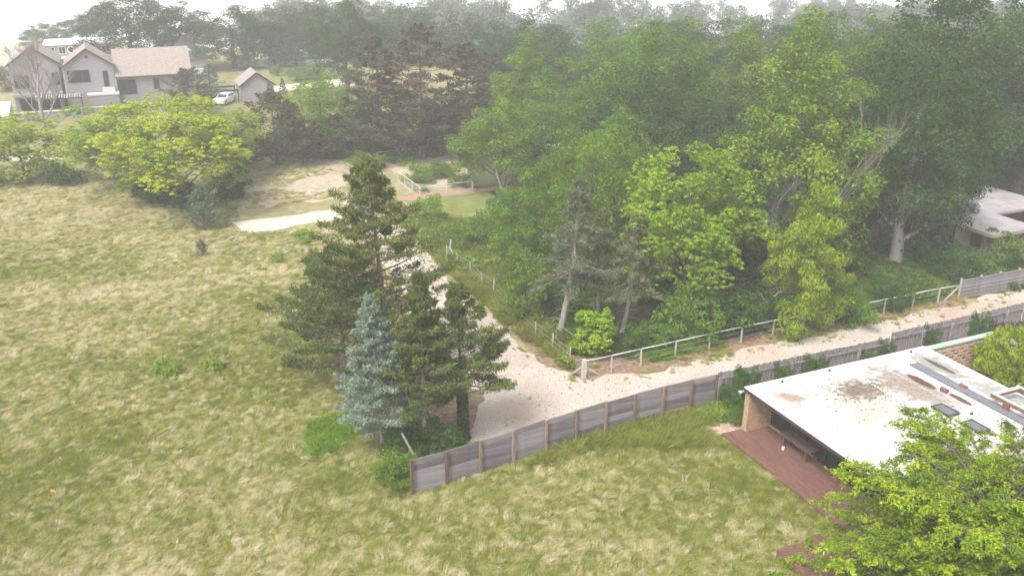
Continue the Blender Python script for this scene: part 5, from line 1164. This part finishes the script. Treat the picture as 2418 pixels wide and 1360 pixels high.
def meadow():
    P_ = sample(MEADOW, 9000, 5); g = np.random.default_rng(6); gt = np.clip(.0 + .22 * vnoise(P_, 3, 7) + .10 * g.normal(size=len(P_)), 0, .5)
    grass('meadow_grass', P_, gt, upright, s=.85, wj=3, seed=12)
    P_ = sample(SANDP, 1700, 8); P_ = P_[vnoise(P_, 2.6, 9) > .50]; grass('sparse_grass', P_, np.clip(.35 + .5 * np.random.default_rng(1).random(len(P_)), 0, 1), tufts, s=.55, wj=1, seed=13)
    # grass edging the drive and growing on it
    E_ = sample(GRAVEL, 26000, 14); d = segdist(E_, GRAVEL + GRAVEL[:1]); g = np.random.default_rng(15)
    E_ = E_[(g.random(len(E_)) < 1.0 * np.exp(-d / .3) + .03 * (vnoise(E_, 2.2, 16) > .72))]; E_ = E_[E_[:, 1] < 75]
    grass('drive_edge_grass', E_, np.clip(.15 + .5 * g.random(len(E_)), 0, 1), upright, s=.42, wj=3, seed=16)
    L_ = sample(LITTER, 5000, 17); L_ = L_[vnoise(L_, 1.6, 18) > .55]; grass('litter_grass', L_, np.clip(.1 + .5 * np.random.default_rng(2).random(len(L_)), 0, 1), upright, s=.5, wj=3, seed=17)
    D_ = sample([(8.29, 49.73), (9.3, 50.95), (11.62, 51.96), (12.03, 51.32), (10.19, 49.91), (8.61, 48.91)], 900, 19); grass('strap_leaved_plants', D_, np.clip(.3 + .5 * np.random.default_rng(3).random(len(D_)), 0, 1), strap, s=.95, wj=3, seed=18)
    B_ = sample([(-10.65, 40.99), (-10.11, 41.87), (-8.12, 42.1), (-7.88, 40.56), (-8.68, 38.92), (-9.8, 38.13)], 420, 20); grass('bright_grass_patch', B_, np.clip(.35 + .5 * np.random.default_rng(8).random(len(B_)), 0, 1), strap, s=.9, wj=3, seed=19)
    N_ = sample([(4.67, 40.99), (8.01, 42.56), (11.46, 43.73), (12.35, 42.56), (10.96, 41.43), (9.76, 40.99), (10.21, 38.92), (7.45, 38.92), (4.05, 38.92), (1.87, 37.38), (0.64, 37.38)], 1100, 22); grass('green_fence_grass', N_, np.clip(.04 + .16 * np.random.default_rng(4).random(len(N_)), 0, 1), upright, s=.95, wj=1.2, seed=20)
meadow()
sprigs = [sprig_mesh('sprig_%d' % i, 90 + i, 60, .5, .45, .17, LM['cover']) for i in range(4)]
def cover(name, P_, gt, s, seed):
    g = np.random.default_rng(seed); n = len(P_); rot = np.zeros((n, 3)); rot[:, 2] = 6.28 * g.random(n)
    scatter(name, np.concatenate([P_, np.zeros((n, 1))], 1), rot, s * (.6 + .8 * g.random(n)), gt, sprigs)
def understory():
    P_ = sample(FOREST, 60000, 31); P_ = P_[(P_[:, 1] < 75) & (P_[:, 0] < 60)]; lit = pip(P_, LITTER); P_ = P_[~lit]
    v = vnoise(P_, 3.5, 32); P_ = P_[v > .34]; g = np.random.default_rng(33); cover('undergrowth', P_, np.clip(.2 + .5 * vnoise(P_, 2, 34) + .15 * g.normal(size=len(P_)), 0, 1), 1.0, 35)
    I_ = sample([(23.69, 60.09), (25.35, 62.65), (27.96, 65.41), (31.9, 65.41), (32.51, 63.1), (31.93, 60.09), (29.48, 58.33), (25.53, 56.58), (23.79, 56.58)], 3500, 36); cover('ivy_cover', I_, np.clip(.35 + .4 * vnoise(I_, 1.2, 37), 0, 1), .8, 38)
    G_ = sample(GARDEN, 1500, 39); G_ = G_[vnoise(G_, 2.4, 40) > .48]; cover('garden_plants', G_, np.clip(.6 + .6 * vnoise(G_, 1.5, 41), 0, 1), .85, 42)
    M_ = sample(MEADOW, 2600, 43); M_ = M_[vnoise(M_, 2.4, 44) > .5]; cover('meadow_herbs', M_, np.clip(.5 + .4 * vnoise(M_, 1.5, 45), 0, 1), 1.1, 46)
    C_ = sample([(9.75, 42.1), (11.31, 43.02), (13.1, 44.71), (12.86, 43.25), (12.01, 42.1), (10.74, 41.43)], 700, 47); cover('corner_ground_cover', C_, np.clip(.5 + .4 * vnoise(C_, 1, 48), 0, 1), .7, 49)
    W_ = sample([(-6.48, 38.33), (-5.86, 40.14), (-2.81, 40.14), (-2.45, 39.52), (-4.66, 37.94), (-5.0, 36.28), (-5.8, 36.28)], 700, 50); cover('vine_cover', W_, np.clip(.45 + .4 * vnoise(W_, 1, 51), 0, 1), .8, 52)
    for k, (poly, m) in enumerate((([(-21.11, 47.88), (-20.68, 48.45), (-19.77, 47.99), (-19.57, 47.06), (-20.05, 46.68), (-20.62, 46.89)], 90), ([(-18.38, 47.99), (-17.89, 48.45), (-17.21, 47.88), (-17.26, 47.22), (-17.88, 47.22)], 60), ([(-18.72, 72.74), (-17.89, 73.9), (-16.68, 71.6), (-17.22, 69.96)], 70), ([(-19.18, 67.37), (-18.46, 67.87), (-17.89, 66.18), (-18.53, 65.79)], 40))):
        Q_ = sample(poly, m, 60 + k); cover('field_weeds', Q_, np.clip(.75 + .3 * np.random.default_rng(k).random(len(Q_)), 0, 1), .8, 70 + k)
    X_ = sample([(-30.16, 96.43), (-29.92, 102.48), (-20.02, 102.05), (-5.57, 106.91), (-5.26, 111.71), (-33.81, 109.26)], 2600, 53); cover('hedge_bottom', X_, np.clip(.2 + .4 * vnoise(X_, 2, 54), 0, 1), 2.0, 55)
understory()
# small litter lying on the drive and on the white roof
def litter_bits():
    lm = M['litter']
    def bits(name, P_, z, size, seed):
        g = np.random.default_rng(seed); n = len(P_); p = np.concatenate([P_, z + .012 * g.random((n, 1))], 1)
        obj(name, quads_mesh(name, leaf_quads(p, unit(np.array([0, 0, 1.]) + .25 * g.normal(size=(n, 3))), g.normal(size=(n, 3)), size * (.5 + g.random(n)), .6), g.random(n), lm))['kind'] = 'stuff'
    P_ = sample(GRAVEL, 9000, 81); P_ = P_[(P_[:, 1] < 66) & (vnoise(P_, 1.8, 82) > .38)]; bits('drive_litter', P_, .022, .13, 83)
    g = np.random.default_rng(84); Q_ = np.concatenate([g.normal(size=(260, 2)) * [1.5, 1.0] + [5.0, -2.8], g.normal(size=(120, 2)) * [.4, 2.2] + [7.9, -4.0], g.random((120, 2)) * [11, -10] + [.6, -.5]])
    Q_ = Q_[(Q_[:, 0] > .3) & (Q_[:, 0] < 11.9) & (Q_[:, 1] < -.3)]; W_ = np.array([hw(q[0], q[1])[:2] for q in Q_]); bits('roof_litter', W_, 2.612, .10, 85)
    C_ = sample([(17.31, 52.08), (27.06, 56.06), (36.47, 59.28), (35.04, 56.58), (26.18, 53.94), (17.05, 50.21)], 900, 86); C_ = C_[vnoise(C_, 2.0, 87) > .56]
    grass('drive_centre_weeds', C_, np.clip(.2 + .5 * np.random.default_rng(9).random(len(C_)), 0, 1), upright, s=.26, wj=3, seed=88)
litter_bits()
# distant woods: one mass of low trees in the fog, their leaves painted paler to thicken it
fr = [crown_mesh('far_crown_%d' % i, 100 + i, 11, 5, .5, 26, 2.1, 2600, .62, LM['fogpale'], low=-.8)[0] for i in range(3)]
def distant():
    g = np.random.default_rng(57); P_ = np.stack([-150 + 420 * g.random(1500), 150 + 200 * g.random(1500)], 1)
    P_ = P_[P_[:, 1] < 330]; d = P_[:, 1]; u = P_[:, 0] / (d * .93 + 9)
    ok = (u > -.30) & (u < .75) & ~((u < -.05) & (d < 178)) & (g.random(len(d)) < np.clip((275 - d) / 90, 0, 1)); P_ = P_[ok]
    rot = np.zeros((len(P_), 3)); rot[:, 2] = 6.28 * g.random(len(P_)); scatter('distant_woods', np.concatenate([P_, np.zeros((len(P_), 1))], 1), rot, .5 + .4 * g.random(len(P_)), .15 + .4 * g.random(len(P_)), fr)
distant()
def side_woods():
    g = np.random.default_rng(91); P_ = np.stack([54 + 60 * g.random(60), 66 + 90 * g.random(60)], 1)
    P_ = P_[P_[:, 0] > .62 * (P_[:, 1] * .93 + 9) + 3]
    pr = [crown_mesh('side_crown_%d' % i, 110 + i, 14, 5, 1.0, 50, 1.6, 9000, .36, LM['cover'], low=-.8)[0] for i in range(2)]
    rot = np.zeros((len(P_), 3)); rot[:, 2] = 6.28 * g.random(len(P_)); scatter('side_woods', np.concatenate([P_, np.zeros((len(P_), 1))], 1), rot, .8 + .4 * g.random(len(P_)), .35 + .4 * g.random(len(P_)), pr)
side_woods()
# small things in the grass
b = MB(); b.add([(0, 0, .55), (.22, .02, .60), (.40, -.03, .52), (.40, -.03, .44), (.22, .02, .50), (0, 0, .46)], [(0, 5, 4, 1), (1, 4, 3, 2)]); b.add([(0, .006, .55), (.22, .026, .60), (.40, -.024, .52), (.40, -.024, .44), (.22, .026, .50), (0, .006, .46)], [(1, 4, 5, 0), (2, 3, 4, 1)]); b.tube([(0, 0, 0), (0, 0, .62)], .008, 4)
tag(b.build('marker_flag', M['orange'], None, (*(-20.94, 34.57), 0), (0, 0, -.5)), 'small orange marker flag on a wire in the dune grass', 'flag')
for o in list(bpy.data.objects):
    if o.type == 'EMPTY' and not o.children and o.users_collection: bpy.data.objects.remove(o)
